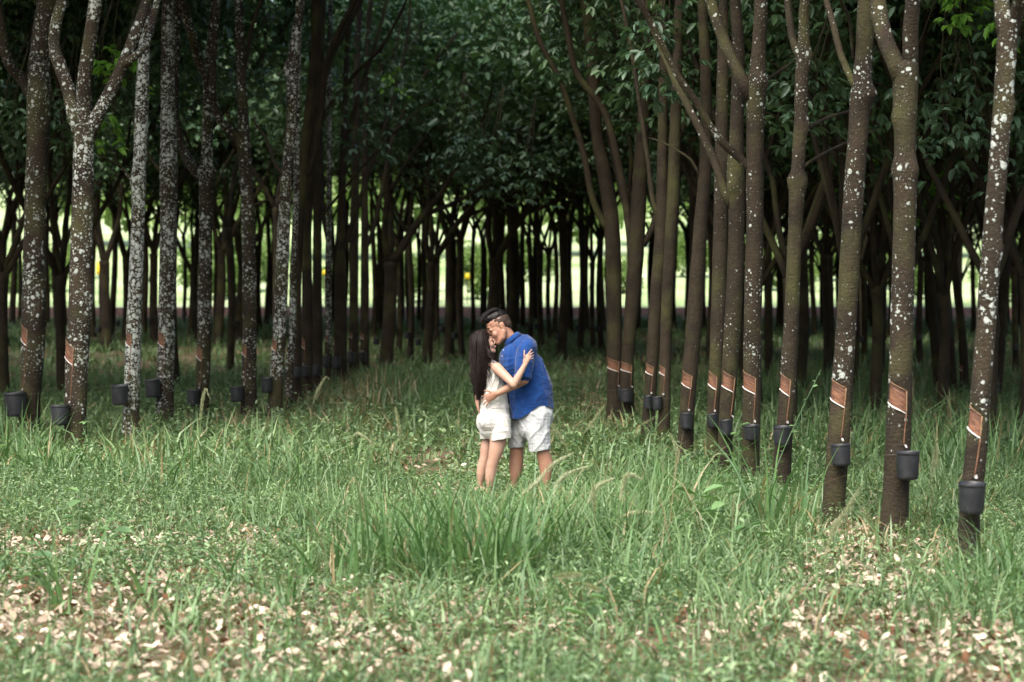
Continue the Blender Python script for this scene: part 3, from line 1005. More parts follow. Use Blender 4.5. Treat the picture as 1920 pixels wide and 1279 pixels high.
def finish_near(td, i):
    global P
    root, origin, cpts, crad, knobs, cz, seed = build_near(td, i)
    d = td['d']
    P_world = P
    def P_loc(x, y, dd):
        return P_world(x, y, dd) - origin
    carve = None
    if 'panel' in td:
        P = P_loc
        try:
            p0, p1, zr = build_panel(root, None, td, cz, knobs, seed)
        finally:
            P = P_world
        def carve(phi, z):
            ph = (phi + math.pi) % (2 * math.pi) - math.pi
            if ph < p0 or ph > p1:
                return 0.0
            a, b = zr((ph - p0) / (p1 - p0))
            return 0.016 if b - 0.005 < z < a + 0.005 else 0.0
    t = link('trunk', trunk_mesh('trunk', cpts, crad, 26 if d < 40 else 16, seed, knobs, carve), root)
    t['lichen'] = td['lichen']
    for lm in td['limbs']:
        pp = lm['p']; w0, w1 = lm['w']
        n = len(pp)
        pts, rad = [], []
        for j, (x, y) in enumerate(pp):
            f = j / (n - 1)
            fd = max(0.0, (j - 1) / max(1, n - 2)) if n > 2 else f
            pts.append(P_world(x, y, d + lm['dd'] * fd) - origin)
            rad.append((w0 + (w1 - w0) * f) * 0.5 * d / FPX)
        mb = MB()
        if not lm.get('end') and pts[-1].z < 8.5:
            dr = (pts[-1] - pts[-2]).normalized()
            q = pts[-1].copy(); r = rad[-1]
            while q.z < 8.5 and len(pts) < 24:
                dr = (dr + Vector((random.uniform(-0.12, 0.12), random.uniform(-0.12, 0.12), 0.16))).normalized()
                q = q + dr * 0.7
                r *= 0.88
                pts.append(q.copy()); rad.append(r)
        elif lm.get('end'):
            rad[-1] *= 0.5
        sp, sr = smooth_path(pts, rad, 0.10)
        sr = [r * (1 + 0.08 * mnoise.noise(Vector((k * 0.35, seed, w0)))) for k, r in enumerate(sr)]
        mb.tube(sp, sr, 12)
        o = mb.build('limb', M_BARK, root)
        o['lichen'] = td['lichen'] * (0.95 if w0 > 10 else 0.5)
    # crown high above the frame
    v = VARS[i % 4]
    top = cpts[-1]
    c = link('crown', v.crown, root)
    zshift = max(1.2, P_world(0, 0, d).z - 3.0)
    c.location = (top.x * 0.8 + (1.3 if td['rows'][0][1] > 900 else -1.3), top.y * 0.6 + 2.0, zshift)
    c.rotation_euler = (0, 0, i * 1.9)
    # cup
    if 'bucket' in td:
        xl, y0, xr, y1 = td['bucket']
        ctr = (xl + xr) / 2
        zb = P_world(0, y1, d).z; zt = P_world(0, y0, d).z
        w = (xr - xl) * d / FPX
        X = P_world(ctr, y1, d).x
        cc, r0 = cz((zb + zt) / 2 - origin.z)
        dx = X - (cc.x + origin.x)
        reach = r0 + w * 0.5 + 0.006
        if abs(dx) < reach:
            dy = -math.sqrt(max(0.0, reach ** 2 - dx ** 2))
        else:
            dy = -0.02
        pos = Vector((X, cc.y + origin.y + dy, zb))
        rt = link('latex_cup', None, None, pos)
        tag(rt, BUCKET_LABELS[td['k']], 'cup', 'latex cups hung on the rubber trees')
        rt.rotation_euler = (R(random.uniform(-3, 3)), R(random.uniform(-4, 4)), random.random() * 6)
        bucket_parts(w, zt - zb).build('cup', M_BUCKET, rt)
        # wire round the trunk under the rim, fastened to the cup
        mb = MB()
        zc = zt - 0.03
        cc, r0 = cz(zc - origin.z)
        ring = []
        nseg = 22
        for k in range(nseg + 1):
            phi = 2 * math.pi * k / nseg
            rr = trunk_radius(r0, phi, zc - origin.z, seed, knobs) + 0.002
            ring.append(Vector((cc.x + origin.x + rr * math.sin(phi), cc.y + origin.y - rr * math.cos(phi), zc + 0.01 * math.sin(phi))))
        mb.tube(ring, [0.0018] * len(ring), 4)
        rim = pos + Vector((0, 0, (zt - zb) * 0.95))
        dirc = (Vector((cc.x + origin.x, cc.y + origin.y, rim.z)) - rim)
        L = dirc.length
        dirc.normalize()
        mb.tube([rim + dirc * (w * 0.48), rim + dirc * (L - r0 * 0.98) + Vector((0, 0, 0.012))], [0.002, 0.002], 4)
        inv = Matrix.LocRotScale(pos, rt.rotation_euler, None).inverted()
        mb.v = [tuple(inv @ Vector(q)) for q in mb.v]
        mb.build('hanger_wire', M_WIRE, rt)

for i, td in enumerate(NEAR):
    finish_near(td, i)

# ------------------------------------------------------------------ trees further back
# (x pixel at eye level, distance, trunk width in pixels)
MID = [(724, 62, 25), (747, 72, 13), (768, 68, 12), (801, 66, 22), (819, 78, 13), (842, 71, 17), (866, 70, 16), (919, 68, 24), (958, 74, 16),
       (993, 78, 13), (1016, 76, 13), (1031, 84, 10), (1053, 70, 17), (1087, 73, 13), (1113, 74, 12), (1128, 75, 11),
       (8, 78, 15), (120, 92, 15), (200, 74, 23), (234, 80, 17), (290, 79, 14), (408, 78, 19), (449, 80, 17), (358, 90, 13),
       (1441, 66, 15), (1508, 68, 12), (1560, 64, 15), (1619, 68, 11), (1653, 70, 12), (1725, 67, 13), (1905, 62, 14), (1845, 74, 12)]
FAR = [(23, 100, 11), (36, 106, 9), (89, 104, 10), (106, 98, 11), (152, 100, 12), (213, 100, 10), (265, 103, 10), (322, 98, 12), (344, 105, 9),
       (437, 101, 10), (487, 96, 11), (509, 104, 9), (531, 100, 10), (580, 97, 11), (622, 102, 9), (646, 93, 11), (706, 99, 10), (735, 104, 8), (785, 101, 10), (852, 97, 9), (887, 92, 11), (905, 104, 8),
       (942, 98, 10), (979, 96, 9), (1005, 104, 8), (1068, 97, 10), (1100, 90, 11), (1142, 99, 10), (1196, 93, 11), (1222, 100, 10), (1262, 95, 12), (1290, 102, 10), (1318, 92, 13),
       (1372, 96, 12), (1420, 90, 13), (1461, 94, 12), (1485, 100, 11), (1528, 88, 13), (1543, 99, 10), (1590, 93, 12), (1637, 96, 11), (1668, 86, 13), (1700, 99, 10), (1741, 93, 12), (1768, 84, 13), (1800, 97, 11), (1826, 90, 12), (1868, 98, 10), (1884, 86, 13), (1912, 94, 12)]
for _k in range(48):
    FAR.append((random.uniform(0, 1920), random.uniform(80, 109), random.uniform(8, 12)))
ORD = ['first', 'second', 'third', 'fourth', 'fifth', 'sixth', 'seventh', 'eighth', 'ninth', 'tenth', 'eleventh', 'twelfth', 'thirteenth', 'fourteenth', 'fifteenth', 'sixteenth', 'seventeenth', 'eighteenth']
mb_cup = bucket_parts(0.17, 0.17)
CUP_MESH = mb_cup.mesh('latex_cup', M_BUCKET)
def mid_tree(x, d, w, label, group, vs, cup_label):
    p = P(x, 600, d)
    rad = w * 0.5 * d / FPX
    v = VARS[vs[random.randrange(len(vs))]]
    s = random.uniform(0.9, 1.1)
    k = max(0.6, min(1.35, rad / (v.rad * s)))
    rz = random.random() * 6.28
    t = place_tree(v, p.x, d, rz, s, label, group, random.uniform(0.1, 0.4), k)
    g = gz(p.x, d)
    z = random.uniform(0.55, 0.75)
    a = random.uniform(-1.4, -0.2)
    reach = rad * 1.05 + 0.09
    c = link('latex_cup', CUP_MESH, None, (p.x + reach * math.sin(a), d - reach * math.cos(a), g + z))
    tag(c, cup_label, 'cup', group.replace('rubber trees', 'cups'))
cnt = [0, 0, 0]
for (x, d, w) in sorted(MID):
    z_ = 0 if x < 640 else (1 if x < 1200 else 2)
    od = ORD[cnt[z_]]; cnt[z_] += 1
    if z_ == 0:
        mid_tree(x, d, w, od + ' dark tree from the left standing behind the front left trees', 'rubber trees behind the front left trees', (0, 2, 4), 'small black cup on the ' + od + ' dark tree from the left behind the front left trees')
    elif z_ == 1:
        mid_tree(x, d, w, od + ' dark forked tree from the left in the rows behind the couple', 'rubber trees behind the couple', (0, 1, 3, 4), 'small black cup on the ' + od + ' dark tree from the left behind the couple')
    else:
        mid_tree(x, d, w, od + ' dark tree from the left deep behind the right row', 'rubber trees behind the right row', (4, 5, 5), 'small black cup on the ' + od + ' dark tree from the left deep behind the right row')
for (x, d, w) in FAR:
    p = P(x, 600, d)
    v = VARS[(1, 3, 6, 3, 6)[random.randrange(5)] if x < 1350 else (4, 5, 0)[random.randrange(3)]]
    s = random.uniform(0.9, 1.15)
    k = max(0.5, min(1.3, w * 0.5 * d / FPX / (v.rad * s)))
    place_tree(v, p.x, d, random.random() * 6.28, s, 'slim dark trunk far back, against the bright meadow', 'far slim trunks before the meadow', random.uniform(0.05, 0.3), k)

# unseen rows added beside the view so their crowns shade the plantation
placed = []
for d in np.arange(27, 108, 7.5):
    half = 0.212 * d
    for sgn in (-1, 1):
        for q in np.arange(2.0, 17.0, 5.2):
            x = sgn * (half + q + random.uniform(-1, 1))
            placed.append((x, d + random.uniform(-2, 2)))
for (x, d) in placed:
    v = VARS[random.randrange(7)]
    place_tree(v, x, d, random.random() * 6.28, random.uniform(0.95, 1.15), 'unseen rubber tree added beside the view to shade the plantation', 'unseen rubber trees added for shade', 0.4)
# filler in the middle depths of the right block, where the photograph is darkest
for q_, (x, d) in enumerate(sorted(((1500, 44), (1600, 48), (1690, 41), (1440, 52), (1760, 53), (1860, 49), (1550, 56), (1650, 58), (1385, 47), (1920, 40)))):
    p = P(x, 600, d)
    v = VARS[(4, 5)[random.randrange(2)]]
    t = place_tree(v, p.x, d, random.random() * 6.28, random.uniform(0.9, 1.05), ORD[q_] + ' leafy low-branched tree from the left in the dark block behind the right row', 'leafy trees in the right block', 0.2, 0.6)
for q_, (x, d) in enumerate(sorted(((1584, 31), (1690, 33), (1482, 34), (1852, 30), (1768, 37), (1925, 33), (1420, 38), (1640, 38)))):
    p = P(x, 600, d)
    t = place_tree(VARS[7], p.x, d, random.random() * 6.28, random.uniform(0.92, 1.08), ORD[q_] + ' bushy low-leaved tree from the left just behind the nearest right trees', 'bushy trees behind the nearest right trees', 0.2, 0.6)
for q_, (x, d) in enumerate(sorted(((1390, 100), (1445, 92), (1500, 104), (1550, 95), (1605, 101), (1655, 90), (1700, 105), (1750, 97), (1800, 103), (1850, 92), (1890, 100), (1930, 95)))):
    p = P(x, 600, d)
    place_tree(VARS[7], p.x, d, random.random() * 6.28, random.uniform(0.8, 1.0), ORD[q_] + ' bushy dark tree from the left closing the view far behind the right row', 'bushy trees far behind the right row', 0.1, 0.6)
for (x, d, lab) in ((8, 44, 'bushy tree with low leaves at the left edge behind the thickest tree'), (118, 47, 'bushy tree with low leaves behind the first two left trees')):
    p = P(x, 600, d)
    t = place_tree(VARS[7], p.x, d, random.random() * 6.28, 1.15, lab, 'bushy trees behind the left trees', 0.2, 0.6)
for q_, (x, d) in enumerate(sorted(((60, 47), (150, 55), (330, 52), (430, 60), (800, 84), (930, 88), (1040, 86), (700, 82), (1180, 60), (1290, 50), (1240, 70), (520, 70), (1330, 62)))):
    p = P(x, 600, d)
    v = VARS[(3, 6, 1)[random.randrange(3)]]
    t = place_tree(v, p.x, d, random.random() * 6.28, random.uniform(0.95, 1.1), ORD[q_] + ' tall thin dark tree from the left in the middle rows', 'tall trees in the middle rows', 0.25, 0.6)

# ------------------------------------------------------------------ young bright shoots
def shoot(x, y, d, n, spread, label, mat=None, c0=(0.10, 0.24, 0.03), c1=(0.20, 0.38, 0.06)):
    rng = np.random.default_rng(int(x * 3 + y))
    c = P(x, y, d)
    mb = MB()
    tips = []
    for k in range(4):
        q = c + Vector((rng.normal(0, spread), rng.normal(0, spread), rng.normal(0, spread * 0.6)))
        mid = (c + Vector((0, 0.3, 1.2))).lerp(q, 0.6) + Vector((0, 0, 0.1))
        mb.tube([c + Vector((0.2, 0.5, 1.6)), mid, q], [0.008, 0.006, 0.004], 5)
        tips.append(tuple(q)); tips.append(tuple(mid.lerp(q, 0.5)))
    root = link('leaf_spray', None, None, c)
    tag(root, label, 'leaves', 'leaf sprays')
    mb.v = [tuple(Vector(p) - c) for p in mb.v]
    o = mb.build('twig', M_BARK, root)
    o['lichen'] = 0.1
    pos, ax, up, L, W = trifoliate(rng, np.array(tips), n, spread * 0.5, 0.15, 0.42)
    V, F = leaf_geometry(pos, ax, up, L, W)
    link('leaves', np_mesh('leaves', V - np.array(tuple(c)), F, mat or M_SHOOT, False, leaf_colors(rng, len(pos), c0, c1)), root)
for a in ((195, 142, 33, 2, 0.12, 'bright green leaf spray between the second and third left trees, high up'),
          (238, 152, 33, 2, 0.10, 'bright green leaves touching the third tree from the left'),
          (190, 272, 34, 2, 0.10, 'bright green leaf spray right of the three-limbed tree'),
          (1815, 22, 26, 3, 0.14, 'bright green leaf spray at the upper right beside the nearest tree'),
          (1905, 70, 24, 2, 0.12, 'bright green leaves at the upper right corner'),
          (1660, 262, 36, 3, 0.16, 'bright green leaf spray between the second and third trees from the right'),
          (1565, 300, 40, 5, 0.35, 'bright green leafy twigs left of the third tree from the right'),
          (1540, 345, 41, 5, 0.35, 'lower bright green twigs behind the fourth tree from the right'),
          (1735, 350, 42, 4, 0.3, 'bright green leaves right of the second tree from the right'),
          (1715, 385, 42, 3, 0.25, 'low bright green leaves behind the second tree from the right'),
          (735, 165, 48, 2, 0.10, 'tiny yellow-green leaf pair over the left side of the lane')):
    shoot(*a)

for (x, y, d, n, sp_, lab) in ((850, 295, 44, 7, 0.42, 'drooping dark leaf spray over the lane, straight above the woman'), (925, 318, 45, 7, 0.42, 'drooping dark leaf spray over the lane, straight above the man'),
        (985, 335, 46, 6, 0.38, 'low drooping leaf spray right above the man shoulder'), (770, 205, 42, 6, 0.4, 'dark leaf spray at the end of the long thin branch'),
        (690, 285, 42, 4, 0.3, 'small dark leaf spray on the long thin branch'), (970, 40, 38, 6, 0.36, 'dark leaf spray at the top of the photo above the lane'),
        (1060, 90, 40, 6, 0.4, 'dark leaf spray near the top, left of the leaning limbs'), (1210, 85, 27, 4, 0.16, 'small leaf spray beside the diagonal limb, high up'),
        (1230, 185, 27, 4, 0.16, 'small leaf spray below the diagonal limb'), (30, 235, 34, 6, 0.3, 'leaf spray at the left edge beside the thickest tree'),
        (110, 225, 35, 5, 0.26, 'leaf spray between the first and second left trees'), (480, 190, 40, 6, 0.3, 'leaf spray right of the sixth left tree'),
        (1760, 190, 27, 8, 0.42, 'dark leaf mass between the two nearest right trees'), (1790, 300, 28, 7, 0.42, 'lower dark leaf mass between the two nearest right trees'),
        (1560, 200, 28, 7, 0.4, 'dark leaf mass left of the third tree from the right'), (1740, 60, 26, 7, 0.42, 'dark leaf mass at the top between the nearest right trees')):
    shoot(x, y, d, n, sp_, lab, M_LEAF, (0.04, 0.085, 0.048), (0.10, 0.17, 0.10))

# ------------------------------------------------------------------ beyond: trees on the meadow, markers
def make_bush(seed):
    rng = np.random.default_rng(seed)
    blobs = []
    for k in range(16):
        a = rng.random() * 6.28
        r = 2.4 * math.sqrt(rng.random())
        blobs.append((r * math.cos(a), r * math.sin(a), 2.2 + 3.6 * rng.random(), 0.9 + 0.8 * rng.random()))
    n = 3200
    pick = rng.integers(0, len(blobs), n)
    B = np.array(blobs)[pick]
    dirn = rng.normal(0, 1, (n, 3)); dirn /= np.linalg.norm(dirn, axis=1, keepdims=True)
    pos = B[:, :3] + dirn * B[:, 3:4] * (0.6 + 0.4 * rng.random((n, 1)))
    ax = dirn + rng.normal(0, 0.5, (n, 3)); ax /= np.linalg.norm(ax, axis=1, keepdims=True)
    up = np.zeros((n, 3)); up[:, 2] = 1; up += rng.normal(0, 0.3, (n, 3))
    L = 0.3 + 0.25 * rng.random(n)
    V, F = leaf_geometry(pos, ax, up, L, L * 0.55)
    crown = np_mesh('crown', V, F, M_FAR, False, leaf_colors(rng, n, (0.10, 0.17, 0.05), (0.27, 0.36, 0.14)))
    mb = MB()
    for k in range(4):
        a = k * 1.6 + rng.random()
        mb.tube([(0, 0, -0.2), (0.1 * math.cos(a), 0.1 * math.sin(a), 1.5), (1.2 * math.cos(a), 1.2 * math.sin(a), 3.6)], [0.17, 0.12, 0.05], 7)
    return mb.mesh('trunk', M_BARK), crown
BUSH = [make_bush(31), make_bush(32), make_bush(33)]
bx = -62.0
i = 0
while bx < 64:
    d = 165 + 40 * random.random()
    tm, cm = BUSH[i % 3]
    root = link('meadow_tree', None, None, (bx, d, gz(bx, d)))
    s = random.uniform(0.85, 1.6)
    root.scale = (s, s, s)
    root.rotation_euler = (0, 0, random.random() * 6)
    tag(root, 'pale sunlit tree on the meadow, seen between the far trunks', 'tree', 'sunlit trees on the meadow')
    t = link('trunk', tm, root); t['lichen'] = 0.1
    link('crown', cm, root)
    bx += random.uniform(4.0, 8.0)
    i += 1
for i in range(34):
    d = random.uniform(118, 152)
    x = random.uniform(-0.22, 0.24) * d
    tm, cm = BUSH[i % 3]
    root = link('meadow_shrub', None, None, (x, d, gz(x, d) - 0.25))
    s = random.uniform(0.22, 0.5)
    root.scale = (s * 1.2, s * 1.2, s)
    root.rotation_euler = (0, 0, random.random() * 6)
    tag(root, 'low pale shrub at the near edge of the bright meadow', 'shrub', 'low shrubs in the meadow')
    t = link('stem', tm, root); t['lichen'] = 0.1
    link('foliage', cm, root)
M_YEL = plain('yellow_paint', (0.85, 0.55, 0.02), 0.5, 0.3)
for (x, y, h, lab) in ((185, 503, 0.62, 'tall yellow marker seen between the second and third left trees'),
                  (609, 511, 0.25, 'yellow marker seen through the dark left row'),
                  (876, 518, 0.28, 'yellow marker above and left of the man'),
                  (1005, 517, 0.28, 'yellow marker above and right of the man'),
                  (1098, 523, 0.24, 'yellow marker left of the lane end of the right row'),
                  (1127, 523, 0.22, 'yellow marker touching the lane end trunk of the right row')):
    d = 117.0
    p = P(x, y, d)
    root = link('marker_post', None, None, (p.x, d, gz(p.x, d)))
    tag(root, lab, 'marker', 'yellow markers in the meadow')
    top = p.z - gz(p.x, d)
    mb = MB()
    mb.tube([(0, 0, -0.1), (0.01, 0, top * 0.5), (0, 0, top)], [0.022, 0.02, 0.018], 8)
    mb.build('post', M_WIRE, root)
    mb = MB()
    mb.tube([(0, -0.03, top - h * 0.5), (0.02, -0.03, top - h * 0.1), (-0.01, -0.03, top + h * 0.5)], [(0.10, 0.05), (0.125, 0.06), (0.085, 0.04)], 10)
    mb.build('yellow_sleeve', M_YEL, root)

# ------------------------------------------------------------------ grass and litter
LITTER = [(110, 1165, 260, 85, 1.0), (40, 1020, 110, 35, 0.8), (380, 1075, 170, 28, 0.75), (560, 1190, 220, 60, 0.9), (300, 1260, 200, 30, 0.8), (960, 1180, 190, 45, 1.0), (1150, 1115, 130, 30, 0.6),
          (1640, 1190, 230, 55, 1.1), (1840, 1250, 160, 60, 1.2), (1600, 1085, 120, 40, 1.0), (790, 890, 95, 26, 1.0), (700, 1130, 90, 30, 0.7), (1590, 1005, 70, 32, 0.9),
          (480, 1020, 110, 18, 0.6), (250, 945, 100, 14, 0.4), (1110, 765, 40, 18, 1.0), (620, 1250, 120, 30, 0.7), (1330, 920, 40, 16, 0.4), (870, 1260, 130, 30, 0.8), (1880, 1080, 60, 24, 0.5)]
TALL = [(560, 905, 120, 60, 0.6), (900, 1050, 260, 75, 1.0), (1280, 1030, 170, 80, 0.9), (1150, 900, 160, 50, 0.5), (740, 750, 130, 45, 0.9), (300, 880, 260, 40, 0.5), (1480, 760, 200, 60, 0.8), (1780, 860, 160, 110, 1.1), (1870, 1130, 70, 60, 0.9), (60, 850, 120, 60, 0.5), (640, 1000, 120, 50, 0.6), (1240, 820, 60, 40, 0.6)]
SHORT = [(950, 915, 150, 42, 1.0), (780, 900, 90, 30, 0.8), (700, 960, 200, 25, 0.4), (350, 1030, 330, 40, 0.5), (1600, 1080, 150, 60, 0.5), (1000, 860, 90, 30, 0.7)]
DRYTINT = [(560, 780, 110, 40, 1.0), (690, 770, 60, 40, 0.8), (1110, 770, 70, 40, 1.0), (1190, 800, 50, 40, 0.6), (420, 815, 90, 35, 0.5), (1640, 1020, 140, 60, 0.45), (1800, 770, 160, 70, 0.35), (1330, 700, 60, 40, 0.5), (260, 840, 100, 30, 0.4)]

def field(px, py, blobs):
    s = np.zeros_like(px)
    for (x, y, rx, ry, k) in blobs:
        s += k * np.exp(-((px - x) / rx) ** 2 - ((py - y) / ry) ** 2)
    return s

def vnoise(X, Y, sc, seed):
    rng = np.random.default_rng(seed)
    g = rng.random((64, 64))
    u = X * sc; v = Y * sc
    iu = np.floor(u).astype(int); iv = np.floor(v).astype(int)
    fu = u - iu; fv = v - iv
    fu = fu * fu * (3 - 2 * fu); fv = fv * fv * (3 - 2 * fv)
    a = g[iu % 64, iv % 64]; b = g[(iu + 1) % 64, iv % 64]; c = g[iu % 64, (iv + 1) % 64]; d = g[(iu + 1) % 64, (iv + 1) % 64]
    return (a * (1 - fu) + b * fu) * (1 - fv) + (c * (1 - fu) + d * fu) * fv

def gz_np(X, Y):
    t = np.clip(Y, 58, 110) - 58
    return 0.0205 * t * np.minimum(1.0, t / 14.0)

def scatter(rng, n, y0, y1, margin, power=1.0):
    Y = np.sqrt(y0 ** 2 + (y1 ** 2 - y0 ** 2) * rng.random(n))
    X = (rng.random(n) * 2 - 1) * (0.212 * Y + margin)
    return X, Y

def blades(rng, X, Y, Z, h, w, lean, az, col0, segs=3):
    """arching tapered blades -> V, F list, colours"""
    n = len(X)
    base = np.stack([X, Y, Z], 1)
    d = np.stack([np.cos(az), np.sin(az), np.zeros(n)], 1)
    ts = np.linspace(0, 1, segs + 1)
    tw = rng.normal(0, 0.5, n)
    side = np.stack([-np.sin(az + tw), np.cos(az + tw), np.zeros(n)], 1)
    rows = []
    cols = []
    wp = [0.75, 1.0, 0.72, 0.42, 0.2][: segs]
    for j in range(segs):
        t = ts[j]
        c = base + d * (lean * h * t ** 1.8)[:, None]
        c[:, 2] += h * (t - 0.42 * lean * t ** 2.4)
        ww = (w * wp[j])[:, None] * 0.5
        rows.append(c - side * ww); rows.append(c + side * ww)
    c = base + d * (lean * h)[:, None]
    c[:, 2] += h * (1 - 0.42 * lean)
    rows.append(c)
    k = 2 * segs + 1
    V = np.stack(rows, 1).reshape(-1, 3)
    o = (np.arange(n) * k)[:, None]
    quads = [o + np.array([[2 * j, 2 * j + 1, 2 * j + 3, 2 * j + 2]]) for j in range(segs - 1)]
    tri = o + np.array([[2 * segs - 2, 2 * segs - 1, 2 * segs]])
    Q = np.concatenate(quads, 0) if quads else np.zeros((0, 4), int)
    return V, [Q, tri], np.repeat(col0, k, 0)

G0, G1 = np.array((0.028, 0.072, 0.024)), np.array((0.195, 0.295, 0.125))
DRY = np.array((0.30, 0.235, 0.125))

def grass_patch(name, seed, n, y0, y1, margin, hmin, hmax, wmin, wmax, segs, label, dens_pow=1.0):
    rng = np.random.default_rng(seed)
    per = 11
    tx, ty = scatter(rng, n // per, y0, y1, margin)
    X, Y = np.repeat(tx, per), np.repeat(ty, per)
    n = len(X)
    ta = rng.random(n) * 2 * np.pi
    tr_ = (0.02 + 0.09 * rng.random(n) ** 2) * (1.0 if y0 < 20 else 2.0)
    X = X + tr_ * np.cos(ta); Y = Y + tr_ * np.sin(ta)
    th = np.repeat(0.55 + 0.75 * rng.random(n // per), per)
    tc_ = np.repeat(rng.random(n // per), per)
    px, py = to_px(X, Y, np.zeros_like(X) + gz_np(X, Y))
    lit = np.clip(field(px, py, LITTER), 0, 1.2)
    tall = np.clip(field(px, py, TALL), 0, 1.2)
    nz = vnoise(X + 40, Y, 0.9, seed) * 0.6 + vnoise(X + 40, Y, 2.6, seed + 1) * 0.4
    keep = rng.random(n) < np.clip(0.35 + 1.1 * nz + 0.5 * tall - 0.72 * lit, 0.08, 1.0)
    X, Y, px, py, tall, nz, ta, th, tc_ = X[keep], Y[keep], px[keep], py[keep], tall[keep], nz[keep], ta[keep], th[keep], tc_[keep]
    n = len(X)
    low = np.clip(field(px, py, SHORT), 0, 1)
    h = (hmin + (hmax - hmin) * rng.random(n) ** 1.8) * (0.45 + 0.6 * nz + 0.8 * tall) * (1 - 0.68 * low) * th
    w = wmin + (wmax - wmin) * rng.random(n)
    lean = np.clip(rng.normal(0.72, 0.34, n), 0.05, 1.35)
    az = ta + rng.normal(0, 0.6, n)
    t = np.clip(rng.random((n, 1)) ** 1.3 * 0.55 + tc_[:, None] * 0.35 + 0.3 * vnoise(X, Y, 0.5, seed + 5)[:, None], 0, 1)
    c = G0 * (1 - t) + G1 * t
    dry = np.clip(field(px, py, DRYTINT), 0, 1)
    isdry = (rng.random(n) < 0.045 + 0.5 * dry)[:, None]
    c = np.where(isdry, DRY * (0.6 + 0.7 * rng.random((n, 1))), c)
    V, F, C = blades(rng, X, Y, gz_np(X, Y) - 0.015, h, w, lean, az, c, segs)
    o = link(name, np_mesh(name, V, F, M_GRASS, False, C))
    tag(o, label, 'grass', None, 'stuff')
    return o

grass_patch('foreground_grass', 41, 82000, 8.8, 24.5, 1.2, 0.07, 0.46, 0.005, 0.016, 3, 'thin green grass around and in front of the couple')
grass_patch('middle_grass', 42, 110000, 24.5, 58, 2.0, 0.12, 0.52, 0.012, 0.028, 2, 'green grass between the tree rows behind the couple')
grass_patch('far_grass', 43, 80000, 58, 110, 4.0, 0.2, 0.6, 0.02, 0.05, 2, 'grass under the far trees up to the red bank')

def herbs(name, seed, n, y0, y1, margin, size, hmax, label):
    """low broad-leaved ground cover: little leaves on short stems"""
    rng = np.random.default_rng(seed)
    X, Y = scatter(rng, n, y0, y1, margin)
    px, py = to_px(X, Y, np.zeros_like(X))
    lit = np.clip(field(px, py, LITTER), 0, 1.2)
    nz = vnoise(X + 17, Y, 1.3, seed) * 0.6 + vnoise(X + 17, Y, 4.0, seed + 1) * 0.4
    keep = rng.random(n) < np.clip(2.4 * (nz - 0.24) - 0.5 * lit, 0.06, 1)
    low = 1 - 0.6 * np.clip(field(px, py, SHORT), 0, 1)
    X, Y, nz = X[keep], Y[keep], nz[keep]
    low = low[keep]
    per = 7
    m = len(X)
    Xr = np.repeat(X, per) + rng.normal(0, 0.045, m * per)
    Yr = np.repeat(Y, per) + rng.normal(0, 0.045, m * per)
    hh = np.repeat(hmax * (0.3 + 0.7 * rng.random(m)) * (0.4 + nz) * low, per)
    Zr = gz_np(Xr, Yr) + 0.02 + hh * rng.random(m * per)
    az = rng.random(m * per) * 2 * np.pi
    el = rng.normal(0.1, 0.4, m * per)
    ax = np.stack([np.cos(az) * np.cos(el), np.sin(az) * np.cos(el), np.sin(el)], 1)
    up = np.zeros((m * per, 3)); up[:, 2] = 1; up += rng.normal(0, 0.2, (m * per, 3))
    L = size * (0.5 + rng.random(m * per))
    V, F = leaf_geometry(np.stack([Xr, Yr, Zr], 1), ax, up, L, L * 0.42)
    c = leaf_colors(rng, m, np.array((0.05, 0.11, 0.045)), np.array((0.26, 0.36, 0.18)), 6 * per)
    # stems
    bs = np.stack([X, Y, gz_np(X, Y) - 0.01], 1)
    V2, F2, C2 = blades(rng, X, Y, gz_np(X, Y) - 0.015, hh[::per] * 1.05 + 0.02, np.full(m, 0.005), np.full(m, 0.15), rng.random(m) * 6.28, np.repeat(np.array([[0.07, 0.13, 0.05]]), m, 0), 2)
    nv = len(V)
    o = link(name, np_mesh(name, np.concatenate([V, V2]), [F] + [f + nv for f in F2], M_GRASS, False, np.concatenate([c, C2])))
    tag(o, label, 'ground cover', None, 'stuff')
herbs('ground_cover', 51, 26000, 8.8, 25, 1.2, 0.038, 0.24, 'low small-leaved weeds spread through the foreground grass')
herbs('lane_ground_cover', 52, 9000, 24, 46, 1.5, 0.07, 0.35, 'low leafy weeds covering the lane behind the couple')

def litter(name, seed, n, y0, y1, margin, label, base=0.15):
    rng = np.random.default_rng(seed)
    X, Y = scatter(rng, n, y0, y1, margin)
    px, py = to_px(X, Y, np.zeros_like(X))
    lit = np.clip(field(px, py, LITTER), 0, 1.2)
    keep = rng.random(n) < np.clip(base + 0.8 * lit * (0.5 + vnoise(X, Y, 1.5, seed)), 0, 1)
    X, Y = X[keep], Y[keep]
    m = len(X)
    az = rng.random(m) * 2 * np.pi
    el = rng.normal(0.1, 0.3, m)
    ax = np.stack([np.cos(az) * np.cos(el), np.sin(az) * np.cos(el), np.sin(el)], 1)
    up = np.zeros((m, 3)); up[:, 2] = 1; up += rng.normal(0, 0.42, (m, 3))
    L = 0.035 + 0.055 * rng.random(m)
    pos = np.stack([X, Y, gz_np(X, Y) + 0.012 + 0.035 * rng.random(m)], 1) - ax * L[:, None] * 0.5
    V, F = leaf_geometry(pos, ax, up, L, L * (0.4 + 0.15 * rng.random(m)), 0.3, -0.3)
    c = leaf_colors(rng, m, (0.20, 0.14, 0.09), (0.60, 0.50, 0.385), 6, 0.3)
    brown = np.repeat(rng.random(m) < 0.16, 6)[:, None]
    c = np.where(brown, np.array((0.13, 0.06, 0.03)), c)
    o = link(name, np_mesh(name, V, F, M_LITTER, False, c))
    tag(o, label, 'dry leaves', None, 'stuff')
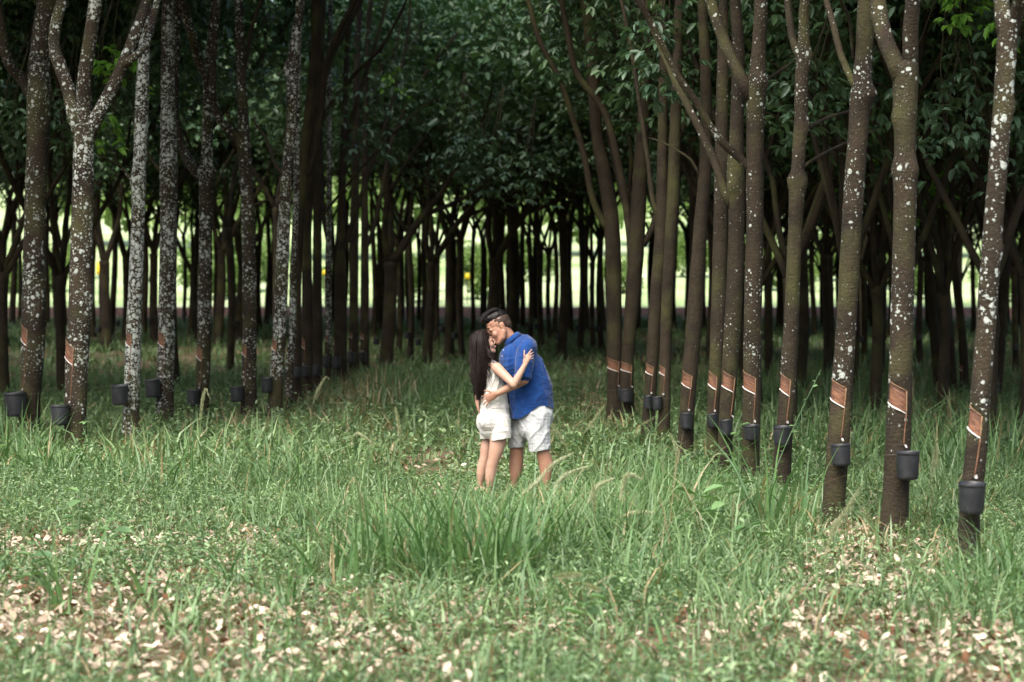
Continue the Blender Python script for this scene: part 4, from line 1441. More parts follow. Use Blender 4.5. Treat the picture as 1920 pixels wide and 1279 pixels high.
litter('fallen_leaves', 61, 42000, 8.8, 23.5, 1.2, 'pale pinkish dry leaves littering the foreground', 0.3)
litter('fallen_leaves_under_rows', 62, 30000, 23.5, 60, 2.0, 'dry leaves under the tree rows', 0.3)

# individual tall plants ------------------------------------------------------------
def ground_at(x, y):
    d = px_depth(y)
    p = P(x, y, d)
    return Vector((p.x, d, gz(p.x, d)))

def clump(x, y, n, h, w, spread, label, group='tall grass clumps', seed=0, green=0.5, name='grass_clump', heads=()):
    rng = np.random.default_rng(int(x * 13 + y * 7 + seed))
    n = int(n * 1.5) if n > 14 else n
    w = w * 1.2
    h = h * 1.2 if h >= 0.6 else h
    g = ground_at(x, y)
    root = link(name, None, None, g)
    tag(root, label, 'grass', group)
    r = spread * 1.35 * np.sqrt(rng.random(n))
    a = rng.random(n) * 6.28
    X, Y = r * np.cos(a), r * np.sin(a)
    az = a + rng.normal(0, 0.7, n)
    n_ = n
    hh = h * (0.4 + 0.75 * rng.random(n))
    lean = np.clip(rng.normal(0.58, 0.3, n), 0.05, 1.2)
    t = np.clip(rng.random((n, 1)) * 0.6 + green * 0.4, 0, 1)
    c = np.array((0.028, 0.085, 0.022)) * (1 - t) + np.array((0.14, 0.25, 0.085)) * t
    c = np.where(rng.random((n, 1)) < 0.05, DRY, c)
    V, F, C = blades(rng, X, Y, np.full(n, -0.03), hh, w * (0.6 + 0.6 * rng.random(n)), lean, az, c, 5)
    # a shallow keel along each blade
    link('blades', np_mesh('blades', V, F, M_GRASS, False, C), root)
    for hd in heads:
        seed_head(root, g, hd, rng)
    return root

def seed_head(root, g, pix, rng):
    """pix: pixel polyline from stalk base to tip at the clump's distance; last part carries the fuzzy spike"""
    d = g.y
    pts = [P(px, py, d + dd) - g for (px, py, dd) in pix]
    pts2, _ = smooth_path(pts, [0] * len(pts), 0.03)
    n = len(pts2)
    mb = MB()
    mb.tube(pts2, [0.0028 - 0.0016 * i / n for i in range(n)], 5)
    V0 = np.array(mb.v)
    F0 = [f for f in mb.f if len(f) == 4]
    C0 = np.repeat(np.array([[0.17, 0.21, 0.10]]), len(V0), 0)
    # bristles on the last 45 percent
    k0 = int(n * 0.5)
    seg = np.array([tuple(p) for p in pts2[k0:]])
    m = 420
    tt = rng.random(m) * (len(seg) - 1.001)
    i = tt.astype(int); f = (tt - i)[:, None]
    pos = seg[i] * (1 - f) + seg[i + 1] * f
    tan = seg[np.minimum(i + 1, len(seg) - 1)] - seg[i]
    tan /= np.linalg.norm(tan, axis=1, keepdims=True)
    u = tt / (len(seg) - 1)
    rad = rng.normal(0, 1, (m, 3)); rad -= tan * (rad * tan).sum(1, keepdims=True)
    rad /= np.linalg.norm(rad, axis=1, keepdims=True)
    ax = tan * 0.8 + rad * (0.75 + 0.2 * rng.random((m, 1)))
    ax /= np.linalg.norm(ax, axis=1, keepdims=True)
    L = (0.030 * np.sin(np.pi * np.clip(u * 0.86 + 0.12, 0, 1)) + 0.006) * (0.7 + 0.5 * rng.random(m))
    V, F = leaf_geometry(pos, ax, rad, L, np.full(m, 0.0036), 0.1, 0.1)
    C = leaf_colors(rng, m, (0.30, 0.33, 0.19), (0.50, 0.50, 0.34))
    me = np_mesh('seed_head', np.concatenate([V0, V]), [np.array(F0), F + len(V0)], M_SEED, False, np.concatenate([C0, C]))
    link('seed_head', me, root)

CL = [
 # x, y (ground), blades, height, blade width, spread, label, heads
 (880, 1105, 60, 0.85, 0.022, 0.25, 'large grass clump in the centre foreground, below the woman', [[(895, 1100, 0), (925, 1060, 0), (955, 1062, 0), (978, 1058, -.1)]]),
 (940, 1095, 50, 0.80, 0.022, 0.22, 'tall grass clump in the centre foreground, below the man', [[(950, 1090, 0), (955, 1000, 0), (975, 935, 0), (1011, 901, .2), (1037, 871, .3), (1076, 849, .4)]]),
 (770, 1090, 46, 0.75, 0.02, 0.25, 'grass clump left of the large central clump', []),
 (700, 1085, 36, 0.7, 0.02, 0.22, 'grass clump below and left of the leafy path', [[(705, 1080, 0), (690, 1000, 0), (676, 930, 0), (668, 900, 0)]]),
 (820, 1060, 40, 0.72, 0.02, 0.2, 'grass clump straight below the woman with upright blades', []),
 (1020, 1060, 40, 0.6, 0.02, 0.22, 'grass clump below and right of the man', [[(1030, 1055, 0), (1035, 960, 0), (1043, 912, .2), (1063, 890, .3), (1102, 875, .4)]]),
 (1110, 1050, 36, 0.6, 0.018, 0.2, 'grass clump with pale seed heads right of centre', [[(1116, 1045, 0), (1108, 980, 0), (1104, 942, .1), (1121, 912, .2), (1151, 897, .3)], [(1120, 1045, 0), (1116, 985, 0), (1114, 931, 0), (1112, 905, 0)]]),
 (1165, 1050, 36, 0.62, 0.018, 0.22, 'grass clump with a bent white seed head, right of centre', [[(1155, 1045, 0), (1160, 960, 0), (1168, 912, .1), (1178, 890, .1), (1202, 899, .2)], [(1150, 1040, 0), (1150, 990, 0), (1175, 965, 0), (1226, 961, .1)]]),
 (1060, 1160, 34, 0.45, 0.016, 0.2, 'low grass clump with feathery arching heads in the front centre', [[(1000, 1160, 0), (1005, 1115, 0), (1030, 1085, 0), (1089, 1077, -.2)], [(1040, 1165, 0), (1042, 1120, 0), (1075, 1095, 0), (1127, 1107, -.2)]]),
 (1240, 985, 46, 0.7, 0.02, 0.25, 'grass clump left of the tall blades on the right', [[(1245, 980, 0), (1262, 900, 0), (1270, 850, 0), (1256, 812, 0)]]),
 (1300, 960, 40, 0.65, 0.02, 0.25, 'arching grass clump below the leaning tree of the right row', []),
 (1445, 1020, 14, 1.0, 0.032, 0.10, 'tall clump of broad grass blades in front of the fourth right tree', []),
 (1420, 1000, 9, 0.95, 0.03, 0.08, 'broad-bladed grass leaning left before the sturdy right tree', []),
 (1500, 1010, 7, 0.85, 0.026, 0.08, 'few long grass blades slanting right before the third right tree', []),
 (1560, 1165, 12, 0.4, 0.012, 0.12, 'low grass with one tall blurry feathered head, lower right', [[(1538, 1160, 0), (1545, 1090, 0), (1557, 1010, 0), (1585, 960, 0), (1612, 915, 0)]]),
 (1870, 1150, 60, 0.55, 0.016, 0.25, 'dense grass clump at the foot of the nearest right tree', []),
 (1905, 1120, 50, 0.6, 0.016, 0.25, 'dense grass clump at the right edge of the photo', []),
 (1790, 1130, 30, 0.45, 0.014, 0.2, 'small grass clump just left of the nearest right tree', []),
 (1720, 1000, 30, 0.5, 0.014, 0.2, 'thin grass clump between the two nearest right trees', [[(1725, 995, 0), (1745, 900, 0), (1755, 840, 0), (1752, 812, 0)]]),
 (745, 905, 22, 0.5, 0.014, 0.16, 'grass clump with an upright fuzzy spike left of the couple', [[(752, 900, 0), (750, 850, 0), (748, 800, 0), (741, 763, 0)]]),
 (720, 890, 18, 0.5, 0.02, 0.14, 'grass clump with a long arching pale leaf left of the couple', [[(715, 885, 0), (700, 835, 0), (672, 813, .1), (666, 818, .2)]]),
 (1085, 880, 18, 0.45, 0.014, 0.15, 'grass clump with a slanting fuzzy spike right of the couple', [[(1080, 875, 0), (1090, 823, 0), (1112, 790, 0), (1134, 759, 0)]]),
 (1070, 900, 12, 0.35, 0.012, 0.12, 'thin grass with a stalk leaning to the man shorts', [[(1085, 895, -.3), (1067, 847, -.3), (1048, 815, -.3), (1031, 790, -.3)]]),
 (590, 830, 30, 0.5, 0.016, 0.2, 'grass with a drooping seed tuft before the dark left row', [[(583, 825, 0), (585, 770, 0), (595, 733, 0), (612, 706, 0), (618, 712, 0)]]),
 (380, 880, 34, 0.6, 0.018, 0.25, 'grass clump with a bent stem before the fifth left tree', [[(372, 870, 0), (376, 780, 0), (385, 730, 0), (392, 745, 0)]]),
 (300, 930, 36, 0.62, 0.02, 0.25, 'upright grass clump below the fourth left tree', []),
 (470, 900, 34, 0.55, 0.018, 0.25, 'grass clump below the sixth left tree', []),
 (540, 935, 34, 0.62, 0.02, 0.22, 'grass clump in front of the dark left row', []),
 (90, 905, 34, 0.6, 0.02, 0.25, 'grass clump below the second left tree', []),
 (20, 880, 34, 0.75, 0.02, 0.25, 'grass clump at the left edge below the thickest tree', []),
 (200, 905, 34, 0.55, 0.018, 0.25, 'grass clump between the second and third left trees', []),
 (130, 1145, 9, 0.75, 0.03, 0.08, 'single tall blurry grass shoots in the left foreground', []),
 (275, 1130, 8, 0.5, 0.026, 0.08, 'few blurry broad blades in the left foreground', []),
 (450, 1110, 8, 0.5, 0.024, 0.1, 'few blurry blades on the leaf litter left of centre', []),
 (700, 1240, 5, 0.4, 0.02, 0.05, 'pale blurry stem in the centre left foreground', [[(700, 1235, 0), (698, 1180, 0), (694, 1130, 0), (690, 1100, 0)]]),
 (330, 1190, 10, 0.5, 0.022, 0.1, 'blurry grass tuft on the litter at the lower left', []),
 (520, 1140, 18, 0.45, 0.018, 0.15, 'grass tuft on the litter left of the central clumps', []),
 (625, 1110, 26, 0.6, 0.02, 0.2, 'grass clump at the left end of the central clumps', []),
 (1210, 1130, 26, 0.6, 0.02, 0.2, 'grass clump at the right end of the central clumps', []),
 (1330, 1120, 22, 0.55, 0.02, 0.2, 'grass clump in front of the broad-leaved weeds', []),
 (1455, 1150, 16, 0.4, 0.018, 0.15, 'low grass tuft on the lower right litter', []),
 (930, 1225, 10, 0.4, 0.02, 0.1, 'blurry grass tuft at the bottom centre', []),
 (60, 1235, 10, 0.45, 0.022, 0.1, 'blurry grass tuft in the lower left corner', []),
 (1250, 1240, 10, 0.4, 0.02, 0.1, 'blurry grass tuft at the bottom, right of centre', []),
 (500, 1235, 9, 0.35, 0.02, 0.1, 'blurry grass tuft at the bottom, left of centre', []),
 (840, 780, 40, 0.7, 0.022, 0.3, 'tall grass behind the woman on the left side of the lane', []),
 (800, 760, 40, 0.75, 0.022, 0.35, 'tall grass in the lane behind the couple', []),
 (760, 770, 36, 0.7, 0.022, 0.3, 'tall grass beside the end of the left row', []),
 (1760, 900, 44, 0.8, 0.022, 0.3, 'tall grass behind and between the two nearest right trees', []),
 (1890, 900, 44, 0.85, 0.022, 0.3, 'tall grass behind the nearest right tree at the edge', []),
 (1520, 860, 40, 0.7, 0.02, 0.3, 'tall grass behind the fourth right tree', []),
 (1620, 870, 40, 0.7, 0.02, 0.3, 'tall grass behind the second and third right trees', []),
]
for (x, y, n, h, w, s, lab, hd) in CL:
    clump(x, y, n, h, w, s, lab, heads=hd)

def leafy_weed(x, y, h, nl, size, label, lean=(0, 0), colr=((0.055, 0.125, 0.045), (0.16, 0.27, 0.11)), droop=0.2):
    rng = np.random.default_rng(int(x + y * 3))
    g = ground_at(x, y)
    root = link('leafy_weed', None, None, g)
    tag(root, label, 'plant', 'leafy weeds in the foreground')
    pts = [Vector((0, 0, -0.03)), Vector((lean[0] * 0.3, lean[1] * 0.3, h * 0.4)), Vector((lean[0], lean[1], h))]
    sp, _ = smooth_path(pts, [0, 0, 0], 0.05)
    mb = MB()
    mb.tube(sp, [0.006 - 0.004 * i / len(sp) for i in range(len(sp))], 6)
    V0 = np.array(mb.v)
    stem = link('stem', np_mesh('stem', V0, [np.array([f for f in mb.f if len(f) == 4])], M_GRASS, True, np.repeat(np.array([[0.10, 0.17, 0.08]]), len(V0), 0)), root)
    S = np.array([tuple(p) for p in sp])
    n = nl
    i = (len(S) - 1) * (0.15 + 0.85 * (np.arange(n) + 0.5) / n)
    i = i.astype(int)
    az = np.arange(n) * 2.4 + rng.normal(0, 0.3, n)
    el = rng.normal(0.15, 0.2, n)
    ax = np.stack([np.cos(az) * np.cos(el), np.sin(az) * np.cos(el), np.sin(el)], 1)
    up = np.zeros((n, 3)); up[:, 2] = 1; up += rng.normal(0, 0.2, (n, 3))
    L = 1.25 * size * (0.6 + 0.6 * rng.random(n)) * (1.1 - 0.6 * i / len(S))
    C = leaf_colors(rng, n, *colr)
    for k in range(n):
        V, F = leaf_geometry(S[i[k]][None], ax[k:k + 1], up[k:k + 1], L[k:k + 1], L[k:k + 1] * 0.5, 0.12, droop)
        link('leaf', np_mesh('leaf', V, F, M_GRASS, True, C[k * 6:k * 6 + 6]), root)
for a in ((1360, 1030, 0.55, 12, 0.22, 'broad-leaved weed left of the tall blades in the right foreground'),
          (1310, 1020, 0.40, 10, 0.2, 'low broad-leaved weed in the right foreground'),
          (1405, 1060, 0.32, 9, 0.18, 'small broad-leaved weed below the tall blades'),
          (1270, 1050, 0.34, 9, 0.17, 'broad-leaved weed at the right of the central clumps'),
          (1385, 1000, 0.95, 16, 0.11, 'upright weed with pale round leaves before the sturdy right tree'),
          (1425, 985, 1.25, 16, 0.075, 'long weed stalk slanting up right to small pale leaves', (0.50, 0.1)),
          (1325, 925, 0.55, 18, 0.06, 'thin weed with small leaves below the mossy right tree'),
          (160, 900, 0.62, 26, 0.09, 'bushy pale weed beside the foot of the second left tree'),
          (1755, 905, 0.3, 9, 0.13, 'weed with drooping leaf behind the second right tree'),
          (150, 1010, 0.4, 10, 0.18, 'blurry broad-leaved weed in the left foreground'),
          (60, 1100, 0.35, 9, 0.16, 'blurry broad-leaved weed near the left edge'),
          (210, 1050, 0.36, 9, 0.17, 'dark broad-leaved weed on the leaf litter at left'),
          (690, 880, 0.4, 14, 0.08, 'small weed on the left of the leafy path'),
          (820, 800, 0.6, 18, 0.1, 'leafy weed in the lane behind the woman'),
          (1100, 1190, 0.25, 9, 0.13, 'low weed on the leaf litter in the front centre')):
    leafy_weed(*a)

def dry_leaf(x, y, L, colr, label):
    g = ground_at(x, y)
    g.z += 0.05
    V, F = leaf_geometry(np.array([[-L / 2, 0, 0.0]]), np.array([[0.95, 0.1, 0.1]]), np.array([[0.0, -0.7, 0.7]]), np.array([L]), np.array([L * 0.6]), 0.25, 0.2)
    V2 = np.concatenate([V, V - np.array([0, 0, 0.002])])
    o = link('dry_leaf', np_mesh('dry_leaf', V2, np.concatenate([F, F[:, ::-1] + 6]), M_LITTER, False, np.repeat(np.array([colr]), 12, 0)), None, g)
    tag(o, label, 'leaf', None)
dry_leaf(27, 968, 0.11, (0.26, 0.09, 0.05), 'large reddish brown dry leaf lying at the left edge')
dry_leaf(1262, 1132, 0.12, (0.65, 0.42, 0.04), 'yellow fallen leaf in the right centre foreground')

# ------------------------------------------------------------------ the couple
D0 = 22.0
PXM = FPX / D0
def Q(x, y, v=0.0):
    """pixel of the couple -> world; v = metres further away than the couple's plane"""
    p = P(x, y, D0)
    return Vector((p.x, D0 + v, p.z))

def m(px):
    return px / PXM

def sculpt(name, mb, voxel, iters, mat, parent, post=None, cut=None, factor=0.5):
    me = bpy.data.meshes.new('tmp')
    me.from_pydata(mb.v, [], mb.f)
    o = bpy.data.objects.new('tmp', me)
    COL.objects.link(o)
    r = o.modifiers.new('r', 'REMESH'); r.mode = 'VOXEL'; r.voxel_size = voxel
    s = o.modifiers.new('s', 'SMOOTH'); s.factor = factor; s.iterations = iters
    dg = bpy.context.evaluated_depsgraph_get()
    dg.update()
    out = bpy.data.meshes.new_from_object(o.evaluated_get(dg))
    bpy.data.objects.remove(o); bpy.data.meshes.remove(me)
    n = len(out.vertices)
    co = np.zeros(n * 3, np.float32); out.vertices.foreach_get('co', co); co = co.reshape(-1, 3)
    no = np.zeros(n * 3, np.float32); out.vertices.foreach_get('normal', no); no = no.reshape(-1, 3)
    if post is not None:
        co = post(co, no)
        out.vertices.foreach_set('co', co.astype(np.float32).ravel())
    if cut is not None:
        bm = bmesh.new(); bm.from_mesh(out)
        dead = [f for f in bm.faces if cut(f.calc_center_median())]
        bmesh.ops.delete(bm, geom=dead, context='FACES')
        nb = {}
        for e in bm.edges:
            if e.is_boundary:
                a_, b_ = e.verts
                nb.setdefault(a_, []).append(b_); nb.setdefault(b_, []).append(a_)
        for _ in range(14):
            new = {v_: (sum((q.co for q in l_), Vector()) / len(l_)) * 0.5 + v_.co * 0.5 for v_, l_ in nb.items() if len(l_) == 2}
            for v_, c_ in new.items():
                v_.co = c_
        bm.to_mesh(out); bm.free()
    out.materials.clear()
    out.materials.append(mat)
    out.polygons.foreach_set('use_smooth', [True] * len(out.polygons))
    out.name = name
    o = link(name, out)
    if parent is not None:
        o.parent = parent
        o.matrix_parent_inverse = parent.matrix_basis.inverted()
    return o

def folds(scale, amp, vec=(1, 1, 1), seed=0.0):
    def f(co, no):
        out = co.copy()
        for i in range(len(co)):
            p = co[i]
            q = Vector((p[0] * scale * vec[0] + seed, p[1] * scale * vec[1], p[2] * scale * vec[2]))
            q = q + Vector((mnoise.noise(q * 0.5), mnoise.noise(q * 0.5 + Vector((5, 5, 5))), 0)) * 0.5
            h = max(0.0, 1 - abs(mnoise.noise(q)) * 2.6) ** 2
            h = h * 1.1 + 0.35 * mnoise.noise(q * 1.7 + Vector((9, 2, 4))) - 0.3
            out[i] += no[i] * (amp * h)
        return out
    return f

def skin(name, base, dark):
    mt, nt, b = new_mat(name)
    tc = N(nt, 'ShaderNodeTexCoord')
    n1, _ = noise_n(nt, tc.outputs['Object'], 9, 4)
    n2, _ = noise_n(nt, tc.outputs['Object'], 160, 3)
    nt.links.new(ramp(nt, n1, [(0.3, dark), (0.65, base)]), b.inputs['Base Color'])
    b.inputs['Roughness'].default_value = 0.5
    b.inputs['Specular IOR Level'].default_value = 0.35
    b.inputs['Subsurface Weight'].default_value = 0.12
    b.inputs['Subsurface Radius'].default_value = (1.0, 0.35, 0.2)
    b.inputs['Subsurface Scale'].default_value = 0.012
    bump(nt, b, n2, 0.08, 0.002)
    return mt

def cloth(name, c0, c1, weave=700, lace=0):
    mt, nt, b = new_mat(name)
    tc = N(nt, 'ShaderNodeTexCoord')
    n1, _ = noise_n(nt, tc.outputs['Object'], 14, 4)
    n2, _ = noise_n(nt, tc.outputs['Object'], weave, 2)
    c = ramp(nt, n1, [(0.3, c0), (0.7, c1)])
    h = n2
    if lace:
        vo = N(nt, 'ShaderNodeTexVoronoi', feature='DISTANCE_TO_EDGE')
        vo.inputs['Scale'].default_value = lace
        nt.links.new(tc.outputs['Object'], vo.inputs['Vector'])
        lm = math_n(nt, 'LESS_THAN', vo.outputs['Distance'], 0.09)
        c = mixc(nt, math_n(nt, 'MULTIPLY', lm, 0.35), c, (0.5, 0.47, 0.42))
        h = math_n(nt, 'ADD', n2, vo.outputs['Distance'])
    nt.links.new(c, b.inputs['Base Color'])
    b.inputs['Roughness'].default_value = 0.85
    b.inputs['Specular IOR Level'].default_value = 0.2
    b.inputs['Sheen Weight'].default_value = 0.15
    bump(nt, b, h, 0.25, 0.003)
    return mt

def hair_mat(name, c0, c1):
    mt, nt, b = new_mat(name)
    tc = N(nt, 'ShaderNodeTexCoord')
    n1, _ = noise_n(nt, tc.outputs['Object'], 60, 4)
    nt.links.new(ramp(nt, n1, [(0.35, c0), (0.7, c1)]), b.inputs['Base Color'])
    b.inputs['Roughness'].default_value = 0.42
    b.inputs['Specular IOR Level'].default_value = 0.16
    bump(nt, b, n1, 0.4, 0.004)
    return mt

M_SKIN_M = skin('skin_tan', (0.33, 0.175, 0.115), (0.26, 0.13, 0.083))
M_SKIN_F = skin('skin_light', (0.42, 0.26, 0.19), (0.35, 0.20, 0.138))
M_SHIRT = cloth('blue_cotton', (0.003, 0.026, 0.115), (0.005, 0.042, 0.17))
M_SHORTS = cloth('pale_linen', (0.32, 0.33, 0.33), (0.40, 0.41, 0.41), 400)
M_ROMPER = cloth('white_lace', (0.44, 0.425, 0.385), (0.53, 0.515, 0.475), 300, 75)
M_HAIR_M = hair_mat('black_hair', (0.004, 0.0035, 0.0035), (0.011, 0.009, 0.0085))
M_HAIR_F = hair_mat('dark_brown_hair', (0.0045, 0.003, 0.0025), (0.016, 0.009, 0.0065))
M_FADE = hair_mat('cropped_hair', (0.035, 0.024, 0.019), (0.06, 0.04, 0.03))
M_SOLE = plain('sandal_rubber', (0.05, 0.04, 0.035), 0.7)
M_STRAP = plain('sandal_strap', (0.45, 0.06, 0.03), 0.5)
M_LIPS = plain('lips', (0.38, 0.14, 0.11), 0.45)

def head(mb, c, f, s, k, jaw=1.0):
    """c: centre between the ears; f: facing direction; s: direction towards the head's own left; k: scale"""
    f = f.normalized()
    u = f.cross(s).normalized() * -1 if f.cross(s).z < 0 else f.cross(s).normalized()
    s = u.cross(f).normalized()
    ax = (f, s, u)
    def L(a, b, d):
        return c + (f * a + s * b + u * d) * k
    def e(a, b, d, r):
        mb.ball(L(a, b, d), tuple(q * k for q in r), ax)
    e(-0.008, 0, 0.045, (0.098, 0.076, 0.088))
    e(0.03, 0, -0.005, (0.066, 0.064, 0.09))
    e(0.05, 0, -0.045, (0.045, 0.05 * jaw, 0.06))
    e(0.074, 0, -0.098, (0.024, 0.027, 0.02))
    for b in (-1, 1):
        mb.tube([L(0.0, 0.056 * b * jaw, -0.045), L(0.03, 0.05 * b * jaw, -0.085), L(0.07, 0.02 * b, -0.1)], [0.026 * k, 0.024 * k, 0.02 * k], 10, round_caps=True)
        e(0.064, 0.036 * b, -0.03, (0.026, 0.026, 0.03))
        e(0.078, 0.033 * b, 0.014, (0.014, 0.019, 0.011))
        e(0.104, 0.013 * b, -0.036, (0.010, 0.008, 0.007))
        e(-0.012, 0.077 * b, -0.008, (0.02, 0.009, 0.033))
        e(-0.02, 0.084 * b, 0.004, (0.012, 0.008, 0.022))
    e(0.084, 0, 0.036, (0.016, 0.048, 0.012))
    mb.tube([L(0.092, 0, 0.026), L(0.106, 0, 0.0), L(0.121, 0, -0.026)], [0.009 * k, 0.010 * k, 0.0135 * k], 10, round_caps=True)
    e(0.097, 0, -0.060, (0.012, 0.024, 0.007))
    e(0.094, 0, -0.074, (0.012, 0.020, 0.0075))
    return L, ax

def finger(mb, pts, r=0.0085):
    n = len(pts)
    mb.tube(pts, [r * (1.0 - 0.22 * i / (n - 1)) for i in range(n)], 8, round_caps=True)

# ---- man -------------------------------------------------------------------
man = link('person', None, None, Vector((Q(995, 937).x, D0, 0)))
tag(man, 'man in blue shirt and pale shorts bending to kiss the woman', 'person', 'couple embracing in the lane')
mb = MB()
hc = Q(937, 613.5, 0.02)
fM = Vector((-0.84, -0.16, -0.52))
LM, axM = head(mb, hc, fM, Vector((-0.1, -0.98, 0.0)), 1.14, 1.08)
# neck, torso
mb.tube([LM(-0.02, 0, -0.03), Q(957, 634, 0.03), Q(966, 650, 0.03)], [m(11.5), m(11.5), m(11)], 14, round_caps=True)
mb.tube([Q(974, 672, .03), Q(982, 700, .03), Q(994, 740, .03), Q(1002, 785, .03)], [(m(24), .13), (m(30), .15), (m(31), .14), (m(24), .12)], 16, side=(1, 0, 0), round_caps=True)
# near (left) arm: shoulder, elbow, wrist
sh, el, wr = Q(984, 659, -.17), Q(983, 711, -.24), Q(933, 736, -.235)
mb.tube([sh, sh.lerp(el, .5), el], [.058, .05, .043], 12, round_caps=True)
mb.tube([el, el.lerp(wr, .35), el.lerp(wr, .8), wr], [.043, .044, .032, .028], 12, round_caps=True)
pl = Q(920, 743, -.215)
mb.tube([wr, wr.lerp(pl, .6), Q(915, 745, -.205)], [(.024, .026), (.02, .038), (.016, .04)], 12, side=(0, 1, 0), round_caps=True)
finger(mb, [Q(926, 736, -.23), Q(917, 731.5, -.225), Q(909, 731, -.2)], .0105)
finger(mb, [Q(916, 738.5, -.21), Q(909, 739.5, -.2), Q(904, 743, -.18)], .0092)
finger(mb, [Q(915, 743, -.208), Q(908, 747, -.2), Q(904, 751.5, -.18)], .0094)
finger(mb, [Q(915.5, 747.5, -.206), Q(910, 753, -.2), Q(907, 758, -.182)], .0092)
finger(mb, [Q(917.5, 751, -.205), Q(914, 756.5, -.2), Q(912.5, 760.5, -.185)], .0082)
# far (right) arm round her waist, fingers showing at her back
sh2, el2, wr2 = Q(972, 655, .22), Q(935, 712, .24), Q(903, 735, .12)
mb.tube([sh2, sh2.lerp(el2, .5), el2], [.058, .05, .042], 12, round_caps=True)
mb.tube([el2, el2.lerp(wr2, .5), wr2], [.042, .038, .028], 12, round_caps=True)
mb.tube([wr2, Q(898, 741, .07), Q(896.5, 747, .02)], [(.024, .026), (.018, .036), (.015, .036)], 12, side=(0, 1, 0), round_caps=True)
finger(mb, [Q(895.5, 744, -.01), Q(892, 750, -.03), Q(892.5, 757, -.04)], .0088)
finger(mb, [Q(896, 747, -.025), Q(893, 755, -.05), Q(894.5, 763, -.06)], .009)
finger(mb, [Q(896.5, 750, -.04), Q(894.5, 760, -.07), Q(896.5, 769, -.08)], .009)
finger(mb, [Q(898, 752, -.055), Q(897, 763, -.085), Q(899, 773, -.095)], .008)
# legs
mb.tube([Q(1006, 785, -.06), Q(1011, 820, -.09), Q(1018, 848, -.1), Q(1023.5, 868, -.09), Q(1023, 890, -.09), Q(1023, 908, -.09), Q(1022, 922, -.09)],
        [m(13), m(12.5), m(13), m(14), m(10.3), m(7.3), m(7.5)], 28, round_caps=True)
mb.tube([Q(985, 785, .12), Q(974, 820, .12), Q(968.5, 842, .12), Q(968, 865, .13), Q(966.5, 888, .13), Q(964, 906, .13), Q(962, 919, .13)],
        [m(13), m(12.5), m(13), m(13.5), m(11.3), m(7.6), m(7.5)], 28, round_caps=True)
def foot(mb, heel, d, L=0.26, w=0.045):
    d = d.normalized(); sd = Vector((-d.y, d.x, 0))
    h = Vector((heel.x, heel.y, 0.0))
    mb.tube([h + Vector((0, 0, .055)), h + d * L * .35 + Vector((0, 0, .045)), h + d * L * .72 + Vector((0, 0, .028))], [(w * .8, .042), (w * .85, .034), (w * 1.1, .022)], 12, side=tuple(sd), round_caps=True)
    for k in range(5):
        o = (k - 2) * w * .42
        b0 = h + d * (L * .72) + sd * o + Vector((0, 0, .024))
        finger(mb, [b0, b0 + d * (.055 - .006 * abs(k - 1)) - Vector((0, 0, .008))], .0105 if k else .013)
    return h, d
hm1 = foot(mb, Q(1024, 925, -.09), Vector((-1, -.35, 0)))
hm2 = foot(mb, Q(964, 922, .13), Vector((-1, -.5, 0)))
bodyM = sculpt('body', mb, 0.0046, 5, M_SKIN_M, man)

# shirt
mb = MB()
tor = [(654, 957, 1002, .17), (665, 944, 1012, .21), (680, 938, 1018, .215), (700, 938, 1025, .21), (720, 946, 1034, .205), (745, 951, 1038, .2), (770, 955, 1040, .2), (796, 957, 1041, .205)]
mb.tube([Q((a + b) / 2, y, .03) for (y, a, b, dv) in tor], [(m(b - a) / 2, dv) for (y, a, b, dv) in tor], 20, side=(1, 0, 0), round_caps=True)
# shoulders and yoke
mb.tube([Q(966, 640, .10), Q(985, 648, -.02), Q(988, 652, -.15)], [m(16), m(18), m(16)], 12, round_caps=True)
mb.tube([Q(966, 640, .05), Q(980, 645, .12), Q(980, 655, .22)], [m(16), m(18), m(16)], 12, round_caps=True)
mb.ball(Q(982, 652, .03), (m(27), .21, m(24)))
mb.tube([Q(961, 640, .03), Q(970, 652, .03)], [(m(15.5), .085), (m(24), .15)], 16, side=(.6, 0, .8), round_caps=False)
mb.ball(Q(960, 680, -.01), (m(25), .18, m(36)))
# sleeves
c1 = Q(981, 700, -.235)
mb.tube([sh, sh.lerp(c1, .35), sh.lerp(c1, .7), c1], [m(16.5), m(17.5), m(17), m(16)], 14, round_caps=True)
mb.tube([sh2, sh2.lerp(el2, .5), sh2.lerp(el2, .9)], [m(17), m(16), m(14)], 14, round_caps=True)
hem = [(930, 785), (958, 785), (976, 785), (993, 774), (1004, 765), (1013, 760.5), (1024, 761), (1041, 767), (1060, 768)]
def hem_y(x):
    for (x0, y0), (x1, y1) in zip(hem, hem[1:]):
        if x0 <= x <= x1:
            return y0 + (y1 - y0) * (x - x0) / (x1 - x0)
    return 785 if x < 950 else 768
def shirt_cut(c):
    x, y = to_px(c.x, c.y, c.z)
    if y > hem_y(x):
        return True
    return False
sf1, sf2 = folds(8, .010, (.9, .5, .55), 3), folds(15, .004, (.5, .8, 1.5), 9)
shirt = sculpt('shirt', mb, 0.0065, 5, M_SHIRT, man, lambda co, no: sf2(sf1(co, no), no), shirt_cut)
